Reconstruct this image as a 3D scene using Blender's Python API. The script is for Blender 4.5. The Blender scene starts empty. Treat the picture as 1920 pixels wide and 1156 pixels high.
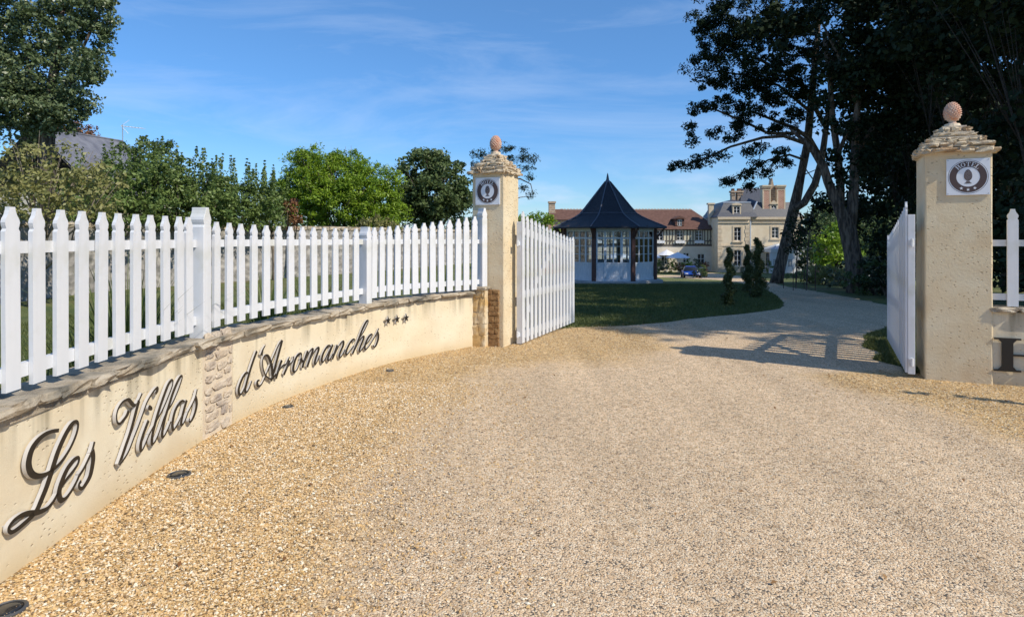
import bpy, math, random
import numpy as np
from mathutils import Vector, Matrix, noise as mnoise
R=math.radians; PI=math.pi
sc=bpy.context.scene; col=sc.collection
F=1190.0; EYE=1.64; HY=440.0
# ------------------------------------------------------------ camera, world, sun, exposure
cam=bpy.data.objects.new('camera',bpy.data.cameras.new('camera')); col.objects.link(cam); sc.camera=cam
cam.location=(0,0,EYE); cam.rotation_euler=(R(90),0,0)
cam.data.sensor_width=36; cam.data.lens=36*F/1920; cam.data.shift_y=-(578-HY)/1920; cam.data.clip_start=.05; cam.data.clip_end=4000
EL=R(43.3); AZ=math.atan2(.829,-.559)          # azimuth clockwise from +Y
SUN=Vector((math.sin(AZ)*math.cos(EL),math.cos(AZ)*math.cos(EL),math.sin(EL)))
sl=bpy.data.lights.new('sun','SUN'); sl.energy=3.2; sl.angle=R(.5); sl.color=(1,.92,.78)
so=bpy.data.objects.new('sun',sl); col.objects.link(so); so.rotation_euler=SUN.to_track_quat('Z','Y').to_euler(); so.location=(20,-15,30)
sc.view_settings.view_transform='Standard'; sc.view_settings.look='None'; sc.view_settings.exposure=0.6; sc.view_settings.gamma=1
w=bpy.data.worlds.new('World'); sc.world=w; w.use_nodes=True; nt=w.node_tree; nt.nodes.clear()
def wn(t,**k):
    n=nt.nodes.new(t)
    for a,b in k.items(): setattr(n,a,b)
    return n
out=wn('ShaderNodeOutputWorld'); bg=wn('ShaderNodeBackground'); sky=wn('ShaderNodeTexSky',sky_type='NISHITA')
sky.sun_disc=False; sky.sun_elevation=EL; sky.sun_rotation=AZ; sky.altitude=0; sky.air_density=1.0; sky.dust_density=.1; sky.ozone_density=5.5
bg.inputs[1].default_value=.104
tc=wn('ShaderNodeTexCoord'); mp=wn('ShaderNodeMapping'); mp.inputs['Scale'].default_value=(1.1,1.6,5.5); mp.inputs['Rotation'].default_value=(0,R(12),R(20))
nz=wn('ShaderNodeTexNoise'); nz.inputs['Scale'].default_value=2.2; nz.inputs['Detail'].default_value=9; nz.inputs['Roughness'].default_value=.62; nz.inputs['Distortion'].default_value=.7
cr=wn('ShaderNodeValToRGB'); cr.color_ramp.elements[0].position=.47; cr.color_ramp.elements[1].position=.86; cr.color_ramp.elements[1].color=(.38,.38,.38,1)
# puffs low over the horizon
mp2=wn('ShaderNodeMapping'); mp2.inputs['Scale'].default_value=(3,3,9)
nz2=wn('ShaderNodeTexNoise'); nz2.inputs['Scale'].default_value=3.2; nz2.inputs['Detail'].default_value=7
cr2=wn('ShaderNodeValToRGB'); cr2.color_ramp.elements[0].position=.5; cr2.color_ramp.elements[1].position=.72; cr2.color_ramp.elements[1].color=(.75,.75,.75,1)
sep=wn('ShaderNodeSeparateXYZ'); mr=wn('ShaderNodeMapRange'); mr.inputs[1].default_value=.03; mr.inputs[2].default_value=.13; mr.inputs[3].default_value=1; mr.inputs[4].default_value=0
mu=wn('ShaderNodeMath',operation='MULTIPLY'); ad=wn('ShaderNodeMath',operation='MAXIMUM')
hs=wn('ShaderNodeHueSaturation'); hs.inputs['Hue'].default_value=.505; hs.inputs['Saturation'].default_value=1.152
mx=wn('ShaderNodeMixRGB'); mx.inputs['Color2'].default_value=(4.6,5.4,6.8,1)
K=nt.links.new
K(tc.outputs['Generated'],mp.inputs[0]); K(mp.outputs[0],nz.inputs[0]); K(nz.outputs[0],cr.inputs[0])
K(tc.outputs['Generated'],mp2.inputs[0]); K(mp2.outputs[0],nz2.inputs[0]); K(nz2.outputs[0],cr2.inputs[0])
K(tc.outputs['Generated'],sep.inputs[0]); K(sep.outputs[2],mr.inputs[0]); K(mr.outputs[0],mu.inputs[0]); K(cr2.outputs[0],mu.inputs[1])
K(mu.outputs[0],ad.inputs[0]); K(cr.outputs[0],ad.inputs[1])
hg=wn('ShaderNodeMapRange'); hg.inputs[1].default_value=0; hg.inputs[2].default_value=.42; K(sep.outputs[2],hg.inputs[0]); gr_=wn('ShaderNodeMixRGB'); gr_.inputs[1].default_value=(.60,.74,.90,1); gr_.inputs[2].default_value=(1.16,1.16,1.08,1); K(hg.outputs[0],gr_.inputs[0]); ml=wn('ShaderNodeMixRGB',blend_type='MULTIPLY'); ml.inputs[0].default_value=1; K(sky.outputs[0],ml.inputs[1]); K(gr_.outputs[0],ml.inputs[2]); K(ml.outputs[0],hs.inputs['Color']); K(hs.outputs[0],mx.inputs[1]); K(ad.outputs[0],mx.inputs[0]); K(mx.outputs[0],bg.inputs[0]); K(bg.outputs[0],out.inputs[0])

# ------------------------------------------------------------ materials
M={}
def mat(name,c1,c2=None,scale=6,rough=.8,bump=0,bscale=40,bdist=.01,stretch=(1,1,1),spec=.3,metal=0,ramp=(.35,.65),detail=6,bkind='noise',fn=None,transl=0,attr=False,c3=None,s3=1.2):
    m=bpy.data.materials.new(name); m.use_nodes=True; n=m.node_tree; n.nodes.clear(); L=n.links.new
    N=n.nodes.new; o=N('ShaderNodeOutputMaterial'); b=N('ShaderNodeBsdfPrincipled'); L(b.outputs[0],o.inputs[0])
    b.inputs['Roughness'].default_value=rough; b.inputs['Specular IOR Level'].default_value=spec; b.inputs['Metallic'].default_value=metal
    b.inputs['Base Color'].default_value=(*c1,1); csock=None
    t=N('ShaderNodeTexCoord'); mpn=N('ShaderNodeMapping'); mpn.inputs['Scale'].default_value=stretch; L(t.outputs['Object'],mpn.inputs[0])
    if c2:
        mixn=N('ShaderNodeMixRGB'); mixn.inputs[1].default_value=(*c1,1); mixn.inputs[2].default_value=(*c2,1)
        if attr:
            a=N('ShaderNodeAttribute'); a.attribute_name='v'; L(a.outputs['Fac'],mixn.inputs[0])
        else:
            z=N('ShaderNodeTexNoise'); z.inputs['Scale'].default_value=scale; z.inputs['Detail'].default_value=detail; L(mpn.outputs[0],z.inputs[0])
            r=N('ShaderNodeMapRange'); r.inputs[1].default_value=ramp[0]; r.inputs[2].default_value=ramp[1]; L(z.outputs[0],r.inputs[0]); L(r.outputs[0],mixn.inputs[0])
        csock=mixn.outputs[0]
        if c3:
            z3=N('ShaderNodeTexNoise'); z3.inputs['Scale'].default_value=s3; z3.inputs['Detail'].default_value=4; L(t.outputs['Object'],z3.inputs[0])
            r3=N('ShaderNodeMapRange'); r3.inputs[1].default_value=.5; r3.inputs[2].default_value=.68; L(z3.outputs[0],r3.inputs[0])
            m3=N('ShaderNodeMixRGB'); m3.inputs[2].default_value=(*c3,1); L(csock,m3.inputs[1]); L(r3.outputs[0],m3.inputs[0]); csock=m3.outputs[0]
        L(csock,b.inputs['Base Color'])
    if bump:
        bp=N('ShaderNodeBump'); bp.inputs['Strength'].default_value=bump; bp.inputs['Distance'].default_value=bdist
        if bkind=='noise': q=N('ShaderNodeTexNoise'); q.inputs['Detail'].default_value=8; q.inputs['Roughness'].default_value=.65
        else: q=N('ShaderNodeTexVoronoi')
        q.inputs['Scale'].default_value=bscale; L(mpn.outputs[0],q.inputs[0]); L(q.outputs[0],bp.inputs['Height']); L(bp.outputs[0],b.inputs['Normal'])
    if transl:
        tr=N('ShaderNodeBsdfTranslucent'); ms=N('ShaderNodeMixShader'); ms.inputs[0].default_value=transl
        if csock: L(csock,tr.inputs[0])
        L(b.outputs[0],ms.inputs[1]); L(tr.outputs[0],ms.inputs[2]); L(ms.outputs[0],o.inputs[0])
    if fn: fn(m,n,N,L,b,mpn,t)
    M[name]=m; return m
def brickfn(bw,bh,c1,c2,cm,mort=.02,axis='XZ',rot=False):
    def f(m,n,N,L,b,mpn,t):
        s=N('ShaderNodeSeparateXYZ'); c=N('ShaderNodeCombineXYZ'); L(t.outputs['Object'],s.inputs[0])
        L(s.outputs['XYZ'.index(axis[0])],c.inputs[0]); L(s.outputs['XYZ'.index(axis[1])],c.inputs[1])
        br=N('ShaderNodeTexBrick'); br.inputs['Scale'].default_value=1; br.inputs['Brick Width'].default_value=bw; br.inputs['Row Height'].default_value=bh
        br.inputs['Mortar Size'].default_value=mort; br.inputs['Color1'].default_value=(*c1,1); br.inputs['Color2'].default_value=(*c2,1); br.inputs['Mortar'].default_value=(*cm,1)
        L(c.outputs[0],br.inputs[0]); L(br.outputs[0],b.inputs['Base Color'])
        bp=N('ShaderNodeBump'); bp.inputs['Strength'].default_value=.5; bp.inputs['Distance'].default_value=.02; bp.invert=True; L(br.outputs[1],bp.inputs['Height']); L(bp.outputs[0],b.inputs['Normal'])
    return f
# white paint
mat('white_paint',(.67,.68,.70),(.60,.61,.63),scale=9,rough=.45,bump=.3,bscale=55,stretch=(1,1,.1),bdist=.003,spec=.4,ramp=(.4,.7),c3=(.56,.56,.52),s3=3.5)
# stucco with pits and dark runs under the coping
def stuccofn(top=None,pit=26,pitd=.006):
    def f(m,n,N,L,b,mpn,t):
        src=b.inputs['Base Color'].links[0].from_socket
        # pits
        nzw=N('ShaderNodeTexNoise'); nzw.inputs['Scale'].default_value=9; L(t.outputs['Object'],nzw.inputs[0])
        vo=N('ShaderNodeTexVoronoi'); vo.inputs['Scale'].default_value=pit; mpx=N('ShaderNodeMapping'); mpx.inputs['Scale'].default_value=(1,1,1.7); L(t.outputs['Object'],mpx.inputs[0]); L(mpx.outputs[0],vo.inputs[0])
        vs=N('ShaderNodeMapRange'); vs.inputs[1].default_value=.06; vs.inputs[2].default_value=.30; L(vo.outputs[0],vs.inputs[0])
        gate=N('ShaderNodeMath'); gate.operation='GREATER_THAN'; gate.inputs[1].default_value=.33; sx=N('ShaderNodeSeparateXYZ'); L(vo.outputs['Color'],sx.inputs[0]); L(sx.outputs[0],gate.inputs[0])
        mxp=N('ShaderNodeMath'); mxp.operation='MAXIMUM'; L(vs.outputs[0],mxp.inputs[0]); L(gate.outputs[0],mxp.inputs[1])
        fine=N('ShaderNodeTexNoise'); fine.inputs['Scale'].default_value=32; fine.inputs['Detail'].default_value=8; fine.inputs['Roughness'].default_value=.7; L(t.outputs['Object'],fine.inputs[0])
        ma=N('ShaderNodeMath'); ma.operation='MULTIPLY_ADD'; ma.inputs[1].default_value=.55; L(fine.outputs[0],ma.inputs[0]); L(mxp.outputs[0],ma.inputs[2])
        bp=N('ShaderNodeBump'); bp.inputs['Strength'].default_value=.75; bp.inputs['Distance'].default_value=pitd; L(ma.outputs[0],bp.inputs['Height']); L(bp.outputs[0],b.inputs['Normal'])
        pm=N('ShaderNodeMixRGB'); pm.inputs[1].default_value=(.34,.25,.15,1); pf=N('ShaderNodeMapRange'); pf.inputs[3].default_value=.62; L(mxp.outputs[0],pf.inputs[0]); L(pf.outputs[0],pm.inputs[0]); L(src,pm.inputs[2]); L(pm.outputs[0],b.inputs['Base Color']); src=pm.outputs[0]
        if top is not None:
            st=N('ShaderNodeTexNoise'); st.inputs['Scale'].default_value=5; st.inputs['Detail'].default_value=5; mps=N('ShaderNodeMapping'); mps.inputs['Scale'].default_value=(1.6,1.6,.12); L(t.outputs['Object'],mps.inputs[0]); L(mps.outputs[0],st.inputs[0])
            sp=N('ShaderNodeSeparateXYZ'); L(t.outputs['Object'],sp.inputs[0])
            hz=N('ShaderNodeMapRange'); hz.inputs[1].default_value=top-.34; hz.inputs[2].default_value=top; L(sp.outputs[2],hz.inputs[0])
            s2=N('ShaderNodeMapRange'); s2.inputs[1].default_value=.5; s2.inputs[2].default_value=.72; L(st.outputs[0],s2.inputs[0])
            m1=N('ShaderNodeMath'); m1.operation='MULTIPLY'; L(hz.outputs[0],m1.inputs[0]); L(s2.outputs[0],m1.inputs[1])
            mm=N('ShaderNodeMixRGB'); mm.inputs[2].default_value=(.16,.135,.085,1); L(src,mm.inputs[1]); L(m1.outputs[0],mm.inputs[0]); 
            # splash stain of sand along the foot
            fz=N('ShaderNodeMapRange'); fz.inputs[1].default_value=.16; fz.inputs[2].default_value=.0; fz.inputs[4].default_value=.55; L(sp.outputs[2],fz.inputs[0])
            m2=N('ShaderNodeMixRGB'); m2.inputs[2].default_value=(.50,.36,.17,1); L(mm.outputs[0],m2.inputs[1]); L(fz.outputs[0],m2.inputs[0]); L(m2.outputs[0],b.inputs['Base Color'])
    return f
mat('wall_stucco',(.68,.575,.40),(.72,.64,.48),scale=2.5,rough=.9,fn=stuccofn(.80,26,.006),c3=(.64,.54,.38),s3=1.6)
mat('pillar_stucco',(.66,.53,.34),(.70,.60,.42),scale=3,rough=.9,fn=stuccofn(None,24,.018),c3=(.62,.48,.30),s3=2.2)
mat('coping_stone',(.38,.31,.22),(.50,.43,.33),scale=7,rough=.92,bump=.9,bscale=22,bdist=.03,c3=(.17,.155,.125),s3=4)
mat('cap_stone',(.52,.42,.29),(.62,.53,.39),scale=6,rough=.92,bump=.9,bscale=26,bdist=.02,c3=(.38,.25,.14),s3=6)
mat('rubble_stone',(.52,.42,.31),(.60,.51,.40),scale=8,rough=.92,bump=.9,bscale=30,bdist=.02,c3=(.36,.30,.25),s3=5)
mat('mortar',(.60,.49,.35),(.66,.56,.43),scale=9,rough=.95,bump=.6,bscale=50,bdist=.01)
mat('ochre_stone',(.60,.40,.17),(.64,.54,.38),scale=4,rough=.9,bump=.7,bscale=25,bdist=.015,ramp=(.4,.6))
mat('brown_stone',(.24,.13,.055),(.36,.22,.10),scale=14,rough=.9,bump=1,bscale=40,bdist=.02)
mat('terracotta',(.52,.26,.17),(.58,.42,.33),scale=14,rough=.9,bump=.3,bscale=60,bdist=.005,c3=(.52,.46,.39),s3=9)
mat('letter_black',(.012,.010,.009),rough=.35,spec=.5)
mat('letter_side',(.52,.50,.48),rough=.4,spec=.5)
mat('rim_metal',(.12,.12,.12),rough=.5,metal=.6)
mat('sign_white',(.74,.76,.80),rough=.3,spec=.5)
mat('sign_brown',(.09,.06,.055),rough=.4)
mat('steel',(.5,.5,.5),rough=.35,metal=.9)
mat('dark_glass',(.02,.022,.025),rough=.08,spec=.6)
mat('bark',(.09,.068,.052),(.26,.20,.155),scale=6,rough=.95,bump=1,bscale=9,bdist=.12,stretch=(2.2,2.2,.45),ramp=(.42,.6))
mat('bark_dark',(.035,.028,.022),(.07,.055,.045),scale=6,rough=.95,bump=1,bscale=9,bdist=.08,stretch=(2,2,.4))
mat('bark_pale',(.16,.13,.10),(.28,.24,.19),scale=6,rough=.95,bump=1,bscale=14,bdist=.05,stretch=(2,2,.4))
def leafmat(n,a,b,tr=.28,rough=.45,spec=.35): mat(n,a,b,rough=rough,spec=spec,attr=True,transl=tr)
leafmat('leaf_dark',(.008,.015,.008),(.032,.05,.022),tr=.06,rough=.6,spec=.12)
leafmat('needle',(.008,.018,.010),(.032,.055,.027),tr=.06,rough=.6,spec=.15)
leafmat('leaf_mid',(.045,.08,.025),(.16,.21,.075))
leafmat('leaf_hedge',(.06,.11,.025),(.22,.29,.08))
leafmat('leaf_yellow',(.14,.15,.04),(.36,.34,.13))
leafmat('leaf_bright',(.09,.18,.012),(.30,.42,.035))
leafmat('leaf_poplar',(.05,.085,.03),(.22,.27,.13),rough=.35,spec=.5)
leafmat('leaf_rust',(.16,.07,.03),(.30,.15,.07))
leafmat('leaf_olive',(.10,.12,.07),(.22,.25,.16))
leafmat('blade',(.05,.085,.02),(.16,.20,.055),tr=.3)
leafmat('grass_blade',(.06,.085,.022),(.17,.19,.06),tr=.25)
leafmat('topiary_leaf',(.03,.045,.012),(.13,.14,.04),tr=.15)
# ------------------------------------------------------------ mesh helpers
class MB:
    def __init__(s): s.v=[]; s.f=[]; s.m=[]
    def add(s,v,f,mi=0):
        o=len(s.v); s.v+= [tuple(p) for p in v]; s.f+=[tuple(i+o for i in q) for q in f]; s.m+=[mi]*len(f)
    def box(s,x0,x1,y0,y1,z0,z1,mi=0,T=None):
        v=[(x,y,z) for z in (z0,z1) for y in (y0,y1) for x in (x0,x1)]
        if T: v=[T(p) for p in v]
        s.add(v,[(0,2,3,1),(4,5,7,6),(0,1,5,4),(2,6,7,3),(1,3,7,5),(0,4,6,2)],mi)
    def bar(s,a,b,wd,h,up=(0,0,1),mi=0):
        a=Vector(a); b=Vector(b); d=(b-a).normalized(); u=Vector(up); sd=d.cross(u).normalized(); u=sd.cross(d)
        v=[p+sd*i*wd/2+u*j*h/2 for p in (a,b) for i,j in ((-1,-1),(1,-1),(1,1),(-1,1))]
        s.add(v,[(0,3,2,1),(4,5,6,7),(0,1,5,4),(1,2,6,5),(2,3,7,6),(3,0,4,7)],mi)
    def prism(s,poly,T,d0,d1,mi=0,mi_side=None):
        n=len(poly); v=[T(a,b,d0) for a,b in poly]+[T(a,b,d1) for a,b in poly]
        s.add(v,[tuple(range(n-1,-1,-1)),tuple(range(n,2*n))],mi)
        o=len(s.v)-2*n
        for i in range(n):
            j=(i+1)%n; s.f.append((o+i,o+j,o+n+j,o+n+i)); s.m.append(mi if mi_side is None else mi_side)
    def tube(s,pts,rad,sides=8,mi=0,cap=True,rough=0,rs=1):
        P=[Vector(p) for p in pts]; n=len(P); rings=[]
        ref=Vector((.3,.9,.1))
        for i in range(n):
            d=(P[min(i+1,n-1)]-P[max(i-1,0)]).normalized(); a=d.cross(ref)
            if a.length<.05: a=d.cross(Vector((1,0,0)))
            a.normalize(); b=d.cross(a); r=rad[i] if hasattr(rad,'__len__') else rad; ring=[]
            for k in range(sides):
                t=2*PI*k/sides; rr=r
                if rough: rr=r*(1+rough*mnoise.noise(Vector((math.cos(t)*2.2,math.sin(t)*2.2,i*.6+rs))))
                ring.append(P[i]+(a*math.cos(t)+b*math.sin(t))*rr)
            rings.append(ring)
        v=[p for r_ in rings for p in r_]; f=[]
        for i in range(n-1):
            for k in range(sides):
                k2=(k+1)%sides; f.append((i*sides+k,i*sides+k2,(i+1)*sides+k2,(i+1)*sides+k))
        if cap: f+=[tuple(range(sides-1,-1,-1)),tuple((n-1)*sides+k for k in range(sides))]
        s.add(v,f,mi)
    def lathe(s,prof,sides=24,c=(0,0,0),mi=0):
        v=[];f=[]
        for r,z in prof:
            for k in range(sides): t=2*PI*k/sides; v.append((c[0]+r*math.cos(t),c[1]+r*math.sin(t),c[2]+z))
        for i in range(len(prof)-1):
            for k in range(sides): k2=(k+1)%sides; f.append((i*sides+k,i*sides+k2,(i+1)*sides+k2,(i+1)*sides+k))
        f+=[tuple(range(sides-1,-1,-1)),tuple((len(prof)-1)*sides+k for k in range(sides))]
        s.add(v,f,mi)
    def stone(s,c,size,rnd,T=None,mi=0,e=.72,j=.09):
        n=3; idx={}; v=[]; f=[]
        def g(p):
            if p not in idx:
                q=[2*a/n-1 for a in p]; l=max(1e-6,(abs(q[0])**4+abs(q[1])**4+abs(q[2])**4)**.25); mxx=max(abs(a) for a in q)
                q=[a*(e*mxx/l+(1-e)) for a in q]
                q=[(a+rnd.uniform(-j,j))*h/2 for a,h in zip(q,size)]
                q=[a+b for a,b in zip(q,c)]; idx[p]=len(v); v.append(T(q) if T else tuple(q))
            return idx[p]
        for a in range(n):
            for b in range(n):
                f+=[(g((a,b,0)),g((a,b+1,0)),g((a+1,b+1,0)),g((a+1,b,0))),(g((a,b,n)),g((a+1,b,n)),g((a+1,b+1,n)),g((a,b+1,n))),
                    (g((a,0,b)),g((a+1,0,b)),g((a+1,0,b+1)),g((a,0,b+1))),(g((a,n,b)),g((a,n,b+1)),g((a+1,n,b+1)),g((a+1,n,b))),
                    (g((0,a,b)),g((0,a,b+1)),g((0,a+1,b+1)),g((0,a+1,b))),(g((n,a,b)),g((n,a+1,b)),g((n,a+1,b+1)),g((n,a,b+1)))]
        s.add(v,f,mi)
    def build(s,name,mats,parent=None,smooth=False,loc=None,bevel=0):
        me=bpy.data.meshes.new(name); 
        me.from_pydata(s.v,[],s.f)
        mats=mats if isinstance(mats,(list,tuple)) else [mats]
        for m_ in mats: me.materials.append(M[m_] if isinstance(m_,str) else m_)
        if len(mats)>1: me.polygons.foreach_set('material_index',s.m)
        if smooth: me.polygons.foreach_set('use_smooth',[True]*len(s.f))
        me.update(); o=bpy.data.objects.new(name,me); col.objects.link(o)
        if parent: o.parent=parent
        if loc is not None: o.location=loc
        if bevel:
            b=o.modifiers.new('bevel','BEVEL'); b.width=bevel; b.segments=2; b.limit_method='ANGLE'; b.angle_limit=R(40)
        return o
def thing(name,label,cat,loc=(0,0,0),rz=0,group=None):
    o=bpy.data.objects.new(name,None); col.objects.link(o); o.location=loc; o.rotation_euler=(0,0,rz); o.empty_display_size=.2
    return tag(o,label,cat,group)
def tag(o,label=None,cat=None,group=None,kind=None):
    if label: o['label']=label
    if cat: o['category']=cat
    if group: o['group']=group
    if kind: o['kind']=kind
    return o
def sm(x): x=min(1,max(0,x)); return x*x*(3-2*x)
_ys=[-60,11,20,29,45,70,92,130,400,1200]; _zs=[0,0,-.2,-.55,-1.55,-3.15,-3.75,-4.3,-7,-12]
_yg=np.linspace(-60,1200,6301); _zg=np.interp(_yg,_ys,_zs)
for _ in range(3): _zg=np.convolve(np.pad(_zg,(9,9),'edge'),np.ones(19)/19,'valid')
_zg=np.where(_yg<10.5,0,_zg)
def gh(x,y):
    a=sm((x+3-.02*max(0,min(y,80)-20))/5.5); k=sm((y-80)/80)
    return float(np.interp(y,_yg,_zg))*(a+(1-a)*k)
def W(px,py,z): return Vector(((px-960)/F*z,z,EYE+(HY-py)/F*z))
def G(px,py):
    z=2.0
    while z<600:
        p=W(px,py,z)
        if p.z<=gh(p.x,p.y): return Vector((p.x,p.y,gh(p.x,p.y)))
        z+=.05 if z<60 else .3
    return p
def npmesh(name,V,nper,matn,parent=None,attr=None,smooth=False):
    nf=len(V)//nper; me=bpy.data.meshes.new(name); me.vertices.add(len(V)); me.vertices.foreach_set('co',np.asarray(V,np.float32).ravel())
    me.loops.add(nf*nper); me.loops.foreach_set('vertex_index',np.arange(nf*nper,dtype=np.int32))
    me.polygons.add(nf); me.polygons.foreach_set('loop_start',np.arange(0,nf*nper,nper,dtype=np.int32))
    me.update(calc_edges=True); me.materials.append(M[matn])
    if attr is not None:
        a=me.attributes.new('v','FLOAT','FACE'); a.data.foreach_set('value',np.asarray(attr,np.float32))
    o=bpy.data.objects.new(name,me); col.objects.link(o)
    if parent: o.parent=parent
    return o
def nrm(a): return a/np.maximum(1e-9,np.linalg.norm(a,axis=1,keepdims=True))
def leafcloud(C,sub_r,nl,leaf,rng,aspect=.5,up=.5,fold=0):
    """leaves round sub-clump centres C (n,3)"""
    n=len(C); cid=np.repeat(np.arange(n),nl); c=C[cid]; sr=np.asarray(sub_r)[cid] if hasattr(sub_r,'__len__') else sub_r
    d=rng.normal(size=c.shape); d=nrm(d)*(rng.random(len(c))**.45)[:,None]; d[:,2]*=.75
    p=c+d*(sr[:,None] if hasattr(sr,'__len__') else sr)
    nn=nrm(d*.8+rng.normal(size=c.shape)*.7+np.array([0,0,up])); a=nrm(np.cross(nn,rng.normal(size=c.shape))); b=np.cross(nn,a)
    s=leaf*(.6+.8*rng.random(len(c)))[:,None]
    V=np.stack([p-a*s,p+b*s*aspect-a*s*.1,p+a*s,p-b*s*aspect-a*s*.1],1).reshape(-1,3)
    v=np.clip(.55*rng.random(n)[cid]+.45*rng.random(len(c)),0,1)
    return V,v
def blobs_to_centres(blobs,dens,rng,shell=.55):
    out=[]
    for (c,r) in blobs:
        r=np.array(r,float) if hasattr(r,'__len__') else np.array([r]*3,float)
        n=max(3,int(dens*(r[0]*r[1]*r[2])**(2/3)*4))
        d=nrm(rng.normal(size=(n,3))); rr=1-shell*rng.random(n)**1.4; nz_=np.array([1+.22*mnoise.noise(Vector(q*2.3+np.array(c)*.7)) for q in d])
        out.append(np.array(c)+d*(rr*nz_)[:,None]*r)
    return np.concatenate(out)
def tree(name,label,cat,base,blobs,matn,leaf=.1,dens=3,sub_r=.45,nl=40,trunk_r=.3,bark='bark',seed=1,group=None,shell=.55,aspect=.5,trunk_path=None,extra_limbs=None,limb=True,lk=1.0,up=.5,trunkname='trunk',crownname='crown',visible_limbs=.5):
    rng=np.random.default_rng(seed); rnd=random.Random(seed)
    t=thing(name,label,cat,base,0,group); B=Vector(base)
    L=[((Vector(c)-B),r) for c,r in blobs]
    top=sum((c for c,_ in L),Vector())/len(L)
    mb=MB()
    if trunk_path: tp=[Vector(p)-B for p in trunk_path[0]]; tr=trunk_path[1]
    else:
        h=max(.4,top.z*.75); tp=[Vector((top.x*k*k+rnd.uniform(-.04,.04)*h*k,top.y*k*k,h*k)) for k in (0,.12,.3,.5,.75,1)]; tp[0].z=-.25; tr=[trunk_r*1.25,trunk_r,trunk_r*.85,trunk_r*.7,trunk_r*.55,trunk_r*.35]
    mb.tube(tp,tr,10,rough=.18,rs=seed)
    if limb:
        for c,r in L:
            k=rnd.uniform(.45,.85); i=int(k*(len(tp)-1)); st=tp[i]; md=(st+c)/2+Vector((rnd.uniform(-.1,.1),rnd.uniform(-.1,.1),-.08))*(c-st).length
            mb.tube([st,md,c],[tr[i]*.55*lk,tr[i]*.35*lk,tr[i]*.12*lk],6,rough=.1)
            rr=max(r) if hasattr(r,'__len__') else r
            for _ in range(4):
                e=c+Vector((rnd.uniform(-1,1),rnd.uniform(-1,1),rnd.uniform(-.3,1))).normalized()*rr*.8
                mb.tube([md,(md+e)/2+Vector((0,0,.05*rr)),e],[tr[i]*.22*lk,tr[i]*.14*lk,tr[i]*.05*lk],5)
    for pth,rr in (extra_limbs or []): mb.tube([Vector(p)-B for p in pth],rr,8,rough=.15,rs=seed+len(pth))
    mb.build(trunkname,bark,t,smooth=True)
    C=blobs_to_centres([(tuple(c),r) for c,r in L],dens,rng,shell)
    V,v=leafcloud(C,sub_r*(.6+.8*rng.random(len(C))),nl,leaf,rng,aspect,up)
    npmesh(crownname,V,4,matn,t,v)
    return t
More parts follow.
